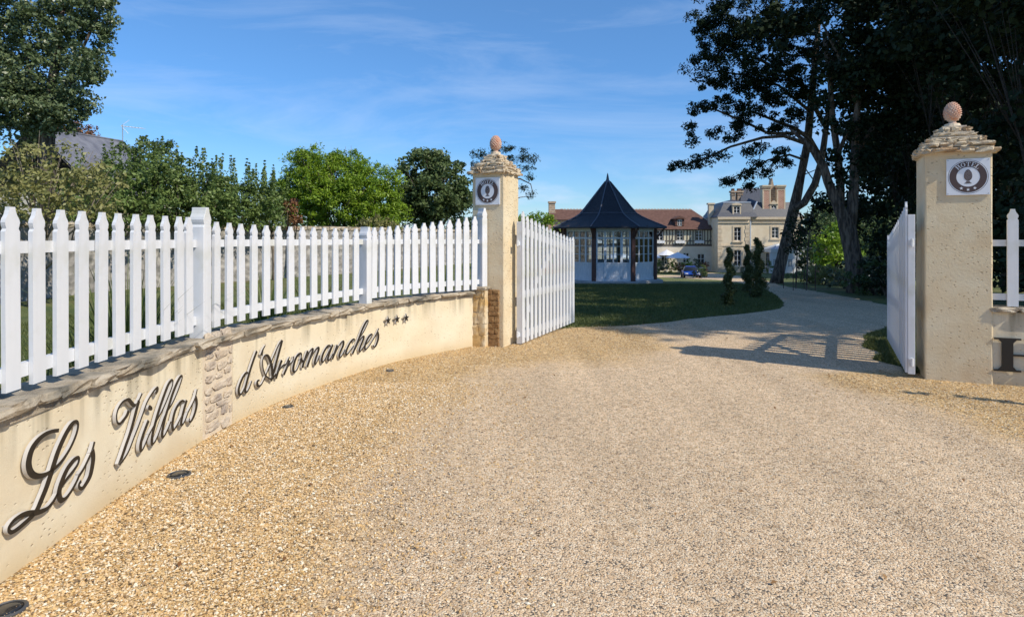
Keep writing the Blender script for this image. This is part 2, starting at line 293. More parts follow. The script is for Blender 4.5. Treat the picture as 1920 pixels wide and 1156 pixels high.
LET={'Les':[('L',[[(5.329,0.615),(5.276,0.627),(5.224,0.629),(5.172,0.616),(5.132,0.589),(5.11,0.551),(5.105,0.513),(5.119,0.474),(5.149,0.446),(5.189,0.43),(5.233,0.423),(5.276,0.427),(5.331,0.438),(5.388,0.466),(5.438,0.505),(5.478,0.555),(5.491,0.596),(5.478,0.617),(5.452,0.62),(5.418,0.605),(5.37,0.564),(5.321,0.507),(5.286,0.448),(5.258,0.399),(5.228,0.351),(5.197,0.312),(5.164,0.273),(5.124,0.254),(5.077,0.244),(5.032,0.237),(4.995,0.238),(4.978,0.254),(4.981,0.272),(5.011,0.288),(5.054,0.291),(5.101,0.281),(5.149,0.262),(5.189,0.251),(5.241,0.246),(5.286,0.263),(5.321,0.29)]]),('e',[[(5.321,0.29),(5.359,0.318),(5.398,0.339),(5.447,0.358),(5.488,0.381),(5.499,0.406),(5.483,0.419),(5.447,0.414),(5.398,0.389),(5.359,0.348),(5.335,0.309),(5.329,0.275),(5.345,0.244),(5.379,0.236),(5.427,0.253),(5.478,0.29),(5.499,0.314)]]),('s',[[(5.499,0.314),(5.541,0.336),(5.593,0.382),(5.621,0.412),(5.643,0.454)],[(5.618,0.413),(5.629,0.37),(5.621,0.326),(5.6,0.275),(5.561,0.245),(5.525,0.233),(5.5,0.249),(5.499,0.269),(5.519,0.277)]])],'Villas':[('V',[[(5.996,0.533),(5.976,0.51),(5.94,0.492),(5.9,0.481),(5.875,0.494),(5.866,0.516),(5.866,0.547),(5.886,0.581),(5.931,0.606),(5.976,0.608),(6.002,0.599),(6.027,0.575),(6.054,0.553),(6.08,0.549),(6.113,0.567),(6.152,0.605)],[(6.113,0.567),(6.086,0.52),(6.054,0.459),(6.012,0.389),(5.965,0.329),(5.931,0.283),(5.89,0.232)],[(5.89,0.232),(5.951,0.253),(6.002,0.287),(6.054,0.347),(6.108,0.407),(6.162,0.475),(6.206,0.531),(6.263,0.571),(6.309,0.594),(6.332,0.595),(6.332,0.576),(6.309,0.563)]]),('i',[[(6.229,0.405),(6.195,0.369),(6.156,0.32),(6.134,0.279),(6.134,0.243),(6.152,0.234),(6.184,0.257),(6.234,0.308)],[(6.257,0.495),(6.248,0.482),(6.242,0.469)]]),('l',[[(6.234,0.308),(6.332,0.378),(6.403,0.427),(6.476,0.498),(6.532,0.563),(6.539,0.598),(6.52,0.606),(6.476,0.583),(6.416,0.514),(6.355,0.434),(6.309,0.36),(6.281,0.306),(6.268,0.26),(6.274,0.233),(6.302,0.236),(6.338,0.262),(6.38,0.31)]]),('l',[[(6.38,0.31),(6.439,0.385),(6.526,0.433),(6.601,0.5),(6.66,0.574),(6.668,0.602),(6.646,0.604),(6.601,0.574),(6.539,0.509),(6.489,0.437),(6.439,0.366),(6.41,0.304),(6.397,0.263),(6.41,0.237),(6.439,0.247),(6.483,0.282),(6.514,0.315)]]),('a',[[(6.705,0.403),(6.672,0.421),(6.627,0.413),(6.576,0.38),(6.545,0.329),(6.532,0.28),(6.545,0.247),(6.57,0.249),(6.627,0.285),(6.691,0.342),(6.731,0.41)],[(6.731,0.41),(6.691,0.348),(6.66,0.289),(6.652,0.258),(6.672,0.245),(6.705,0.263),(6.75,0.312)]]),('s',[[(6.75,0.312),(6.811,0.358),(6.857,0.402),(6.884,0.455)],[(6.857,0.402),(6.874,0.355),(6.864,0.308),(6.831,0.261),(6.79,0.234),(6.764,0.245),(6.773,0.263)]])],'dArromanches':[('d',[[(7.678,0.404),(7.639,0.419),(7.588,0.393),(7.544,0.349),(7.516,0.301),(7.523,0.261),(7.549,0.248),(7.583,0.267),(7.633,0.316),(7.678,0.386)],[(7.809,0.579),(7.77,0.529),(7.723,0.463),(7.678,0.392),(7.639,0.321),(7.616,0.277),(7.628,0.25),(7.656,0.249),(7.691,0.278),(7.729,0.325)]]),('apostrophe',[[(7.952,0.61),(7.911,0.576),(7.893,0.544),(7.885,0.527)]]),('A',[[(7.855,0.303),(7.826,0.303),(7.815,0.283),(7.829,0.258),(7.86,0.251),(7.894,0.262),(7.939,0.307),(7.984,0.359),(8.04,0.426),(8.107,0.512),(8.174,0.588),(8.216,0.613)],[(8.216,0.613),(8.196,0.564),(8.169,0.508),(8.13,0.428),(8.092,0.35),(8.04,0.255)],[(8.12,0.304),(8.085,0.285),(8.04,0.275),(7.984,0.3),(7.939,0.342),(7.91,0.4),(7.9,0.46),(7.917,0.501),(7.956,0.515),(7.997,0.493),(8.029,0.441),(8.053,0.384),(8.057,0.33),(8.064,0.29)]]),('r',[[(8.213,0.419),(8.174,0.36),(8.12,0.261)],[(8.152,0.311),(8.196,0.349),(8.241,0.367),(8.28,0.366),(8.308,0.402),(8.336,0.427)]]),('r',[[(8.336,0.396),(8.297,0.335),(8.245,0.271)],[(8.28,0.312),(8.329,0.353),(8.368,0.366),(8.392,0.386),(8.402,0.422)]]),('o',[[(8.521,0.434),(8.476,0.426),(8.43,0.385),(8.402,0.328),(8.395,0.288),(8.413,0.264),(8.448,0.271),(8.486,0.312),(8.521,0.376),(8.533,0.416),(8.521,0.434)],[(8.516,0.384),(8.533,0.356),(8.561,0.34)]]),('m',[[(8.637,0.436),(8.598,0.376),(8.559,0.31),(8.55,0.276)],[(8.577,0.327),(8.642,0.402),(8.692,0.44),(8.72,0.441),(8.713,0.409),(8.664,0.337),(8.626,0.271)],[(8.648,0.313),(8.73,0.393),(8.788,0.437),(8.821,0.437),(8.818,0.405),(8.776,0.344),(8.754,0.293),(8.765,0.271),(8.799,0.298),(8.844,0.352)]]),('a',[[(9.041,0.416),(9.001,0.433),(8.948,0.403),(8.901,0.355),(8.878,0.304),(8.891,0.271),(8.925,0.282),(8.984,0.341),(9.041,0.402),(9.077,0.428)],[(9.077,0.428),(9.018,0.349),(8.989,0.298),(9.001,0.267),(9.041,0.288),(9.083,0.33)]]),('n',[[(9.161,0.411),(9.125,0.352),(9.071,0.269)],[(9.1,0.299),(9.184,0.392),(9.245,0.433),(9.275,0.43),(9.268,0.386),(9.214,0.322),(9.197,0.282),(9.214,0.261),(9.257,0.286),(9.306,0.336)]]),('c',[[(9.47,0.398),(9.489,0.422),(9.458,0.429),(9.404,0.401),(9.354,0.35),(9.323,0.304),(9.329,0.277),(9.366,0.281),(9.428,0.323),(9.477,0.352)]]),('h',[[(9.553,0.401),(9.59,0.433),(9.666,0.491),(9.722,0.553),(9.752,0.595),(9.742,0.614),(9.704,0.594),(9.64,0.525),(9.578,0.435),(9.514,0.346),(9.446,0.26)],[(9.502,0.311),(9.578,0.397),(9.64,0.433),(9.666,0.426),(9.646,0.386),(9.59,0.311),(9.578,0.275),(9.596,0.264),(9.64,0.295),(9.679,0.32)]]),('e',[[(9.679,0.32),(9.755,0.354),(9.819,0.407),(9.834,0.428),(9.812,0.437),(9.755,0.409),(9.697,0.34),(9.685,0.288),(9.704,0.273),(9.755,0.292),(9.831,0.351)]]),('s',[[(9.831,0.351),(9.882,0.398),(9.934,0.454),(9.962,0.488)],[(9.937,0.446),(9.952,0.396),(9.94,0.342),(9.901,0.285),(9.864,0.275),(9.847,0.3)]])]}
STARS=[(10.131, 0.565), (10.305, 0.562), (10.478, 0.559)]
WP=[(-2.30,-2.0),(-2.36,-0.2),(-2.38,1.5),(-2.39,2.966),(-2.40,3.215),(-2.43,3.64),(-2.455,4.27),(-2.45,5.03),(-2.36,5.83),(-2.27,6.215),(-1.91,7.28),(-1.425,8.27),(-.53,9.33)]
def _curve():
    P=np.array(WP); pts=[]
    for i in range(len(P)-1):
        p0=P[max(i-1,0)];p1=P[i];p2=P[i+1];p3=P[min(i+2,len(P)-1)]
        for t in np.linspace(0,1,20,endpoint=False): pts.append(.5*((2*p1)+(-p0+p2)*t+(2*p0-5*p1+4*p2-p3)*t*t+(-p0+3*p1-3*p2+p3)*t**3))
    pts.append(P[-1]);pts=np.array(pts); d=np.r_[0,np.cumsum(np.linalg.norm(np.diff(pts,axis=0),axis=1))]
    s=np.arange(0,d[-1],.05);q=np.c_[np.interp(s,d,pts[:,0]),np.interp(s,d,pts[:,1])]
    for _ in range(40): q[1:-1]=(q[:-2]+2*q[1:-1]+q[2:])/4
    return q,np.r_[0,np.cumsum(np.linalg.norm(np.diff(q,axis=0),axis=1))]
_q,_d=_curve(); ULEN=float(_d[-1])
def tang(u):
    e=.05; t=Vector((np.interp(u+e,_d,_q[:,0])-np.interp(u-e,_d,_q[:,0]),np.interp(u+e,_d,_q[:,1])-np.interp(u-e,_d,_q[:,1]),0)); return t.normalized()
def at(u,off,v):
    t=tang(min(u,ULEN-.06)); e=max(0,u-ULEN); return Vector((float(np.interp(u,_d,_q[:,0]))+t.y*off+t.x*e,float(np.interp(u,_d,_q[:,1]))-t.x*off+t.y*e,v))
# ------------------------------------------------------------ ground
def lawnfn(m,n,N,L,b,mpn,t):
    src=b.inputs['Base Color'].links[0].from_socket
    z=N('ShaderNodeTexNoise'); z.inputs['Scale'].default_value=60; z.inputs['Detail'].default_value=4; L(t.outputs['Object'],z.inputs[0])
    mm=N('ShaderNodeMixRGB'); mm.blend_type='MULTIPLY'; mm.inputs[0].default_value=.6; L(src,mm.inputs[1]); L(z.outputs[0],mm.inputs[2]); 
    g=N('ShaderNodeGamma'); g.inputs[1].default_value=.75; L(mm.outputs[0],g.inputs[0]); L(g.outputs[0],b.inputs['Base Color'])
mat('lawn',(.07,.10,.028),(.15,.17,.05),scale=.9,rough=.95,bump=1,bscale=35,bdist=.05,spec=.1,c3=(.17,.145,.06),s3=.33,fn=lawnfn)
def gravelfn(m,n,N,L,b,mpn,t):
    at_=N('ShaderNodeAttribute'); at_.attribute_name='v'
    big=N('ShaderNodeTexNoise'); big.inputs['Scale'].default_value=1.1; big.inputs['Detail'].default_value=7; L(t.outputs['Object'],big.inputs[0])
    lo=N('ShaderNodeMath'); lo.operation='MULTIPLY_ADD'; lo.inputs[1].default_value=1.1; lo.inputs[2].default_value=-.55; L(big.outputs[0],lo.inputs[0])
    lm=N('ShaderNodeMath'); lm.operation='ADD'; L(lo.outputs[0],lm.inputs[0]); L(at_.outputs['Fac'],lm.inputs[1])
    loose=N('ShaderNodeMapRange'); loose.inputs[1].default_value=.25; loose.inputs[2].default_value=.75; L(lm.outputs[0],loose.inputs[0])
    def stones(scale,cols,seedoff):
        mp_=N('ShaderNodeMapping'); mp_.inputs['Location'].default_value=(seedoff,0,0); L(t.outputs['Object'],mp_.inputs[0])
        vo=N('ShaderNodeTexVoronoi'); vo.inputs['Scale'].default_value=scale; L(mp_.outputs[0],vo.inputs[0])
        s=N('ShaderNodeSeparateXYZ'); L(vo.outputs['Color'],s.inputs[0])
        r=N('ShaderNodeValToRGB'); e=r.color_ramp.elements; r.color_ramp.interpolation='CONSTANT'
        while len(e)<len(cols): e.new(.5)
        for i,(p,c) in enumerate(cols): e[i].position=p; e[i].color=(*c,1)
        L(s.outputs[0],r.inputs[0])
        dm=N('ShaderNodeMapRange'); dm.inputs[1].default_value=.45; dm.inputs[2].default_value=.85; dm.inputs[3].default_value=1; dm.inputs[4].default_value=.5; L(vo.outputs[0],dm.inputs[0])
        return r.outputs[0],vo.outputs[0],dm.outputs[0]
    ca,da,ga=stones(95,[(0,(.10,.07,.04)),(.10,(.60,.39,.17)),(.3,(.68,.50,.26)),(.5,(.42,.25,.10)),(.66,(.70,.57,.38)),(.8,(.54,.32,.13)),(.90,(.22,.14,.08))],0)
    cb,db,gb=stones(105,[(0,(.13,.11,.09)),(.06,(.65,.475,.295)),(.3,(.74,.58,.395)),(.5,(.53,.36,.21)),(.66,(.66,.47,.29)),(.82,(.80,.66,.475)),(.92,(.33,.25,.17))],7)
    cm=N('ShaderNodeMixRGB'); L(loose.outputs[0],cm.inputs[0]); L(cb,cm.inputs[1]); L(ca,cm.inputs[2])
    # slow drifts of dust and wheel wear
    wv=N('ShaderNodeTexNoise'); wv.inputs['Scale'].default_value=.8; wv.inputs['Detail'].default_value=6; mw=N('ShaderNodeMapping'); mw.inputs['Scale'].default_value=(2.6,.35,1); mw.inputs['Rotation'].default_value=(0,0,R(-18)); L(t.outputs['Object'],mw.inputs[0]); L(mw.outputs[0],wv.inputs[0])
    wr=N('ShaderNodeMapRange'); wr.inputs[1].default_value=.3; wr.inputs[2].default_value=.7; wr.inputs[3].default_value=.86; wr.inputs[4].default_value=1.1; L(wv.outputs[0],wr.inputs[0])
    w2=N('ShaderNodeTexNoise'); w2.inputs['Scale'].default_value=14; w2.inputs['Detail'].default_value=5; L(t.outputs['Object'],w2.inputs[0])
    w2r=N('ShaderNodeMapRange'); w2r.inputs[1].default_value=.32; w2r.inputs[2].default_value=.62; w2r.inputs[3].default_value=.84; w2r.inputs[4].default_value=1.08; L(w2.outputs[0],w2r.inputs[0])
    mu_=N('ShaderNodeMath'); mu_.operation='MULTIPLY'; L(wr.outputs[0],mu_.inputs[0]); L(w2r.outputs[0],mu_.inputs[1])
    vm=N('ShaderNodeVectorMath'); vm.operation='SCALE'; L(cm.outputs[0],vm.inputs[0]); L(mu_.outputs[0],vm.inputs['Scale']); L(vm.outputs[0],b.inputs['Base Color'])
    hm=N('ShaderNodeMixRGB'); L(loose.outputs[0],hm.inputs[0]); L(gb,hm.inputs[1]); L(ga,hm.inputs[2])
    bp=N('ShaderNodeBump'); bp.inputs['Strength'].default_value=1; bp.inputs['Distance'].default_value=.009; L(hm.outputs[0],bp.inputs['Height'])
    bw=N('ShaderNodeTexNoise'); bw.inputs['Scale'].default_value=7; bw.inputs['Detail'].default_value=6; mbw=N('ShaderNodeMapping'); mbw.inputs['Scale'].default_value=(1.8,.55,1); mbw.inputs['Rotation'].default_value=(0,0,R(-8)); L(t.outputs['Object'],mbw.inputs[0]); L(mbw.outputs[0],bw.inputs[0])
    bs=N('ShaderNodeMath'); bs.operation='MULTIPLY'; L(bw.outputs[0],bs.inputs[0]); L(loose.outputs[0],bs.inputs[1])
    b2=N('ShaderNodeBump'); b2.inputs['Strength'].default_value=.6; b2.inputs['Distance'].default_value=.05; L(bs.outputs[0],b2.inputs['Height']); L(bp.outputs[0],b2.inputs['Normal']); L(b2.outputs[0],b.inputs['Normal'])
mat('gravel',(.5,.4,.3),rough=.95,spec=.15,fn=gravelfn)
_gx=np.unique(np.r_[np.linspace(-1200,-60,20),np.linspace(-60,-12,25),np.linspace(-12,20,65),np.linspace(20,60,27),np.linspace(60,1200,20)])
_gy=np.unique(np.r_[np.linspace(-60,-4,10),np.linspace(-4,60,97),np.linspace(60,160,51),np.linspace(160,400,13),np.linspace(400,1200,6)])
mb=MB(); mb.v=[(x,y,gh(x,y)) for y in _gy for x in _gx]; nx=len(_gx)
mb.f=[(j*nx+i,j*nx+i+1,(j+1)*nx+i+1,(j+1)*nx+i) for j in range(len(_gy)-1) for i in range(nx-1)]; mb.m=[0]*len(mb.f)
tag(mb.build('ground','lawn',smooth=True),kind='structure')
XL=[(-3,-2.6),(0,-2.6),(5,-2.7),(7.3,-2.1),(8.3,-1.6),(9.4,-.6),(10.6,.3),(11.25,.9),(11.5,2.0),(12.1,2.9),(13,4.0),(13.7,5.07),(14.7,6.2),(16.5,7.05),(19,7.9),(23,9.1),(26.5,9.9),(45,14.4),(70,18.5),(74,16),(79,15),(80,24),(89,26.3)]
XR=[(-3,14),(3.5,14),(5,10),(6.87,5.6),(7.4,5.0),(7.5,4.7),(8.4,4.9),(9.7,5.4),(10.5,6.0),(12,7.5),(14,8.8),(15.3,9.2),(18,9.7),(21,10.1),(24,10.6),(26.5,11.1),(45,17.8),(60,24),(75,27.5),(89,27.8)]
def xl(y): return float(np.interp(y,[a for a,_ in XL],[b for _,b in XL]))+(.10*mnoise.noise(Vector((y*2.2,0,3)))+.05*mnoise.noise(Vector((y*9,0,3))) if y>9.6 else 0)
def xr(y): return float(np.interp(y,[a for a,_ in XR],[b for _,b in XR]))+(.14*mnoise.noise(Vector((y*2.0,5,3)))+.05*mnoise.noise(Vector((y*9,5,3))) if y>7.6 else 0)
_wc=_q[::4]
def loose(x,y):
    d=float(np.min(np.hypot(_wc[:,0]-x,_wc[:,1]-y))); a=1-sm((d-.7-.12*max(0,4-y))/1.5)
    b_=(1-sm((math.hypot(x-.8,(y-10)*.8)-.8)/1.6)); c=sm((x-3.2-.25*(6-y))/1.2)*(1-sm((y-7.3)/.6))
    return max(a,b_*.9,c)
mb=MB(); rows=np.unique(np.r_[np.arange(-3,14,.12),np.arange(14,30,.4),np.arange(30,89,1)]); nc=64; att=[]
for y in rows:
    a,b=xl(y),xr(y)
    for i in range(nc):
        x=a+(b-a)*i/(nc-1); z=gh(x,y)+.012-(.03 if i in (0,nc-1) and y>11 else 0)
        mb.v.append((x,y,z)); att.append(loose(x,y))
mb.f=[(j*nc+i,j*nc+i+1,(j+1)*nc+i+1,(j+1)*nc+i) for j in range(len(rows)-1) for i in range(nc-1)]; mb.m=[0]*len(mb.f)
dr=tag(mb.build('driveway','gravel',smooth=True),kind='structure')
a_=dr.data.attributes.new('v','FLOAT','POINT'); a_.data.foreach_set('value',att)
# cross path in front of the far lawn
# loose stones lying on the surface
def pebmat():
    m=mat('pebble',(.5,.4,.3),rough=.85,spec=.25); n=m.node_tree; b=[x for x in n.nodes if x.type=='BSDF_PRINCIPLED'][0]
    a=n.nodes.new('ShaderNodeAttribute'); a.attribute_name='v'; r=n.nodes.new('ShaderNodeValToRGB'); e=r.color_ramp.elements
    cols=[(0,(.08,.055,.035)),(.07,(.30,.20,.11)),(.14,(.58,.38,.16)),(.35,(.66,.48,.26)),(.6,(.50,.31,.13)),(.8,(.70,.56,.38)),(1,(.76,.70,.56))]
    while len(e)<len(cols): e.new(.5)
    for i,(p,c) in enumerate(cols): e[i].position=p; e[i].color=(*c,1)
    n.links.new(a.outputs['Fac'],r.inputs[0]); n.links.new(r.outputs[0],b.inputs['Base Color'])
pebmat()
rng=np.random.default_rng(5)
pts=[];
def scatter(n,x0,x1,y0,y1,thr):
    X=rng.uniform(x0,x1,n); Y=rng.uniform(y0,y1,n)
    for x,y in zip(X,Y):
        if x<xl(y)+.02 and y>9.6: continue
        if y<9.6 and x<float(np.interp(y,_q[:,1],_q[:,0]))+.03: continue
        if abs(x)>.83*y+.1 or y<2.5: continue
        if rng.random()<loose(x,y)*thr[0]+thr[1]: pts.append((x,y))
scatter(95000,-2.5,0.2,2.6,7.0,(.9,.06)); scatter(30000,-2,3,7,11.5,(.6,.03)); scatter(26000,3,6.5,3.6,7.0,(.8,.04)); scatter(30000,-2.2,5,2.6,7,(.0,.10))
P=np.array(pts); n=len(P); s=rng.uniform(.0035,.0085,n)*(1+.5*rng.random(n)**4)
s*=np.where(P[:,0]>.3,.75,1); 
dirs=np.array([(1,0,0),(0,1,0),(-1,0,0),(0,-1,0),(0,0,.75),(0,0,-.5)],float)
th=rng.uniform(0,2*PI,n); c_,s_=np.cos(th),np.sin(th); st=rng.uniform(.6,1.0,n)
D=dirs[None]*(1+.35*rng.normal(size=(n,6,1))); D=np.stack([D[...,0]*c_[:,None]*1-D[...,1]*(s_*st)[:,None],D[...,0]*s_[:,None]+D[...,1]*(c_*st)[:,None],D[...,2]],-1)
V=D*s[:,None,None]+np.stack([P[:,0],P[:,1],np.full(n,.012)+s*.35],-1)[:,None]
tri=np.array([(0,1,4),(1,2,4),(2,3,4),(3,0,4),(1,0,5),(2,1,5),(3,2,5),(0,3,5)])[:4]
VV=V[:,tri].reshape(-1,3)
tag(npmesh('loose_gravel',VV,3,'pebble',attr=np.repeat(np.clip(rng.random(n),0,1),4)),'loose yellow pebbles strewn over the gravel drive','gravel',kind='stuff')

# fallen leaves drifted near the gate
mat('dry_leaf',(.16,.07,.025),(.34,.20,.09),attr=True,rough=.8,spec=.15)
P=[]
while len(P)<420:
    x=rng.uniform(-2.2,6.5); y=rng.uniform(2.8,12)
    if abs(x)>.8*y: continue
    w=math.exp(-((x-1.7)**2/1.2+(y-10.6)**2/1.0))+.5*math.exp(-((x-4.2)**2/1.5+(y-6.6)**2/.5))+.025
    if y<9.4 and x<float(np.interp(y,_q[:,1],_q[:,0]))+.1: continue
    if x<xl(y)-.3 and y>9.6: continue
    if rng.random()<w: P.append((x,y))
P=np.array(P); n=len(P); th=rng.uniform(0,6.28,n); a=np.stack([np.cos(th),np.sin(th),rng.normal(0,.25,n)],1); b=np.stack([-np.sin(th),np.cos(th),rng.normal(0,.3,n)],1); s=rng.uniform(.009,.02,n)[:,None]; c=np.stack([P[:,0],P[:,1],np.full(n,.026)],1)
V=np.stack([c-a*s,c+b*s*.55+[0,0,.004],c+a*s,c-b*s*.55+[0,0,.004]],1).reshape(-1,3)
tag(npmesh('fallen_leaves',V,4,'dry_leaf',attr=rng.random(n)),'small dry brown leaves scattered on the gravel around the gate','leaves',kind='stuff')

# ------------------------------------------------------------ low stuccoed wall with coping
def htop(u): return float(np.interp(u,[0,4.9,6.9,8.5,9.4,11.8],[.80,.795,.765,.745,.75,.785]))
wallT=thing('garden_wall','low curved cream stucco wall carrying the long script lettering, left of the open gate','wall',tuple(at(7,-.12,0)))
WI=Matrix.Translation(-wallT.location)
def loc(p): return Vector(p)-wallT.location
def wallpiece(name,matn,u0,u1,f0,f1,v0,v1f,step=.08):
    mb=MB(); us=np.linspace(u0,u1,max(2,int((u1-u0)/step)+1)); 
    for u in us:
        a=at(u,f0,0); b=at(u,f1,0); 
        for p,z in ((a,v0),(a,v1f(u)),(b,v1f(u)),(b,v0)): mb.v.append(tuple(Vector((p.x,p.y,z))-wallT.location))
    for i in range(len(us)-1):
        o=i*4
        for k in range(4): mb.f.append((o+k,o+(k+1)%4,o+4+(k+1)%4,o+4+k)); mb.m.append(0)
    e=(len(us)-1)*4; mb.f+=[(3,2,1,0),(e,e+1,e+2,e+3)]; mb.m+=[0,0]
    return mb.build(name,matn,wallT)
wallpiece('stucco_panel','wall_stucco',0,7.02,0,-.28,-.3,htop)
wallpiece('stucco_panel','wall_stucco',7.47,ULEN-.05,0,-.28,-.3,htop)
wallpiece('rubble_pier_core','mortar',7.02,7.47,-.004,-.29,-.3,htop)
rnd=random.Random(3)
mb=MB(); u=.0
while u<ULEN-.12:
    l=rnd.uniform(.16,.42); hh=rnd.uniform(.038,.062); uc=u+l/2
    ov=rnd.uniform(.0,.04); zt=htop(uc)
    def T(q,uc=uc): p=at(uc+q[0],q[1],q[2]); return tuple(p-wallT.location)
    mb.stone((0,-.125+ov/2+.01,zt+hh*.35),(l*1.02,.31+ov,hh*1.1),rnd,T,j=.10,e=.3)
    u+=l
mb.build('coping','coping_stone',wallT)
# thin mortar bed under the coping
wallpiece('coping_bed','coping_stone',0,ULEN-.05,.012,-.29,.74,lambda u:htop(u)+.022)
mb=MB(); z=.03
while z<.77:
    h=rnd.uniform(.06,.1); u=7.05
    while u<7.43:
        l=rnd.uniform(.06,.24); l=min(l,7.465-u)
        if l<.05: break
        def T(q,uc=u+l/2): p=at(uc+q[0],q[1],q[2]); return tuple(p-wallT.location)
        mb.stone((0,-.004,z+h/2+rnd.uniform(-.018,.018)),(l*rnd.uniform(.7,.92),.028,h*rnd.uniform(.5,.85)),rnd,T,j=.24,e=.8); u+=l
    z+=h
mb.build('rubble_stones','rubble_stone',wallT)

# ------------------------------------------------------------ script lettering: raised strokes following the wall
def smooth(pts,n=7):
    P=[Vector((a,b)) for a,b in pts]; o=[]
    for i in range(len(P)-1):
        p0=P[max(i-1,0)];p1=P[i];p2=P[i+1];p3=P[min(i+2,len(P)-1)]
        for k in range(n):
            t=k/n; o.append(.5*((2*p1)+(-p0+p2)*t+(2*p0-5*p1+4*p2-p3)*t*t+(-p0+3*p1-3*p2+p3)*t**3))
    o.append(P[-1])
    for _ in range(3): o=[o[0]]+[(o[i-1]+2*o[i]+o[i+1])/4 for i in range(1,len(o)-1)]+[o[-1]]
    return o
def strokeletter(nm,strokes,parent,thin,thick,org,dep=(.014,.036)):
    mb=MB()
    for si,st in enumerate(strokes):
        P=smooth(st) ; n=len(P); wd=[]
        for i in range(n):
            d=(P[min(i+1,n-1)]-P[max(i-1,0)]); d=d.normalized() if d.length>1e-6 else Vector((0,-1))
            wd.append(thin+(thick-thin)*max(0,-d.y*1.1+.15 if d.y<0 else .12))
        for _ in range(6): wd=[wd[0]]+[(wd[i-1]+wd[i]*2+wd[i+1])/4 for i in range(1,n-1)]+[wd[-1]]
        if nm=='apostrophe': wd=[thin*.6+(thick*1.5-thin*.6)*(i/(n-1)) for i in range(n)]
        if nm=='i' and si==1: wd=[thick*(1.0+.9*math.sin(PI*(i+.5)/n)) for i in range(n)]
        Lf=[];Rt=[]
        for i in range(n):
            d=(P[min(i+1,n-1)]-P[max(i-1,0)]); d=d.normalized() if d.length>1e-6 else Vector((0,-1)); nn=Vector((-d.y,d.x))
            Lf.append(P[i]+nn*wd[i]); Rt.append(P[i]-nn*wd[i])
        off=si*.0007; v=[]
        for f in (dep[0],dep[1]+off):
            for A in (Lf,Rt):
                for p in A: v.append(tuple(at(p.x,f,p.y)-org))
        o=len(mb.v); mb.v+=v
        for i in range(n-1):
            fr=[2*n+i,2*n+i+1,3*n+i+1,3*n+i]; bk=[i,n+i,n+i+1,i+1]; ls=[i,i+1,2*n+i+1,2*n+i]; rs=[n+i,3*n+i,3*n+i+1,n+i+1]
            for q,m_ in ((fr,0),(bk,1),(ls,1),(rs,1)): mb.f.append(tuple(o+a for a in q)); mb.m.append(m_)
        for i in (0,n-1): mb.f.append(tuple(o+a for a in (i,n+i,3*n+i,2*n+i))); mb.m.append(1)
        # fixing pins
        for i in (n//5,4*n//5):
            p=P[i]; mb.bar(at(p.x,0,p.y)-org,at(p.x,dep[0]+.002,p.y)-org,.006,.006,mi=1)
    return mb.build('letter' if nm!='apostrophe' else 'apostrophe',['letter_black','letter_side'],parent)
for key,lab,tn,tk in (('Les','raised black script word Les with pale edges, nearest word on the cream wall','.0088','.0185'),('Villas','raised black script word Villas between the word Les and the rubble pier','.0068','.0158'),('dArromanches',"raised black script word d'Arromanches on the wall beyond the rubble pier",'.0072','.0162')):
    o0=at(LET[key][0][1][0][0][0],.02,.1); t=thing('wall_lettering',lab,'lettering',tuple(o0))
    for nm,sts in LET[key]: strokeletter(nm,sts,t,float(tn),float(tk),o0,(.012,.030) if key[0]=='d' else (.013,.033))
def starpoly(cx,cy,r,r2=.4,rot=0):
    return [(cx+(r if k%2==0 else r*r2)*math.sin(PI*k/5+rot),cy+(r if k%2==0 else r*r2)*math.cos(PI*k/5+rot)) for k in range(10)]
for i,(u,v) in enumerate(STARS):
    o0=at(u,.0,v); mb=MB(); mb.prism(starpoly(u,v,.057),lambda a,b,d:tuple(at(a,d,b)-o0),.042,.02,0,1)
    o=mb.build('wall_star',['letter_black','letter_side'],loc=o0)
    tag(o,['first black raised star after the lettering, nearest the word','middle black raised star of the row of three on the wall','last black raised star of the row, nearest the gate pillar'][i],'star',group='black stars on the wall')

# ------------------------------------------------------------ picket fence
def picket_poly(wd,h,top=.115):
    r=[(.5,0),(.5,h-top*1.05),(.40,h-top*.93),(.46,h-top*.80),(.50,h-top*.66),(.45,h-top*.52),(.30,h-top*.34),(.21,h-top*.14),(.19,h)]
    return [(a*wd,b) for a,b in r]+[(-a*wd,b) for a,b in reversed(r)]
def picket_mesh(wd,h,t,name='picket',top=.115):
    mb=MB(); mb.prism(picket_poly(wd,h,top),lambda a,b,d:(a,d,b),-t/2,t/2); o=mb.build(name,'white_paint'); return o
fence=thing('picket_fence','long white picket fence curving along the top of the low lettered wall','fence',tuple(at(7,-.1,.85)))
FO=-.10
def put(meshobj,u,z,parent,name,first,zs=1,off=0,rzj=0):
    o=meshobj if first else meshobj.copy()
    if not first: col.objects.link(o)
    o.name=name; p=at(u,FOF(u)+off,z)-parent.location; t=tang(min(u,ULEN-.06)); e_=at(min(u,ULEN)+.02,FOF(u+.02),0)-at(min(u,ULEN)-.1,FOF(u-.1),0); t=e_.normalized(); o.location=p; o.rotation_euler=(prr.uniform(-.006,.006) if name=='picket' else 0,prr.uniform(-.007,.007) if name=='picket' else 0,math.atan2(t.y,t.x)+rzj); o.scale=(1,1,zs); o.parent=parent
    return o
pk=picket_mesh(.098,.90,.022); first=True; prr=random.Random(9)
U1,U2,U3=7.13,9.84,ULEN+.03
FOF=lambda u:float(np.interp(u,[10.4,11.85],[-.10,.06]))
plist=[]
for k in range(1,14): plist.append((U1-(.19 if k==1 else .315+.1875*(k-2)),.872,1.777))
for k in range(2,12): plist.append((U1-2.72-.192*k,.872,1.777))
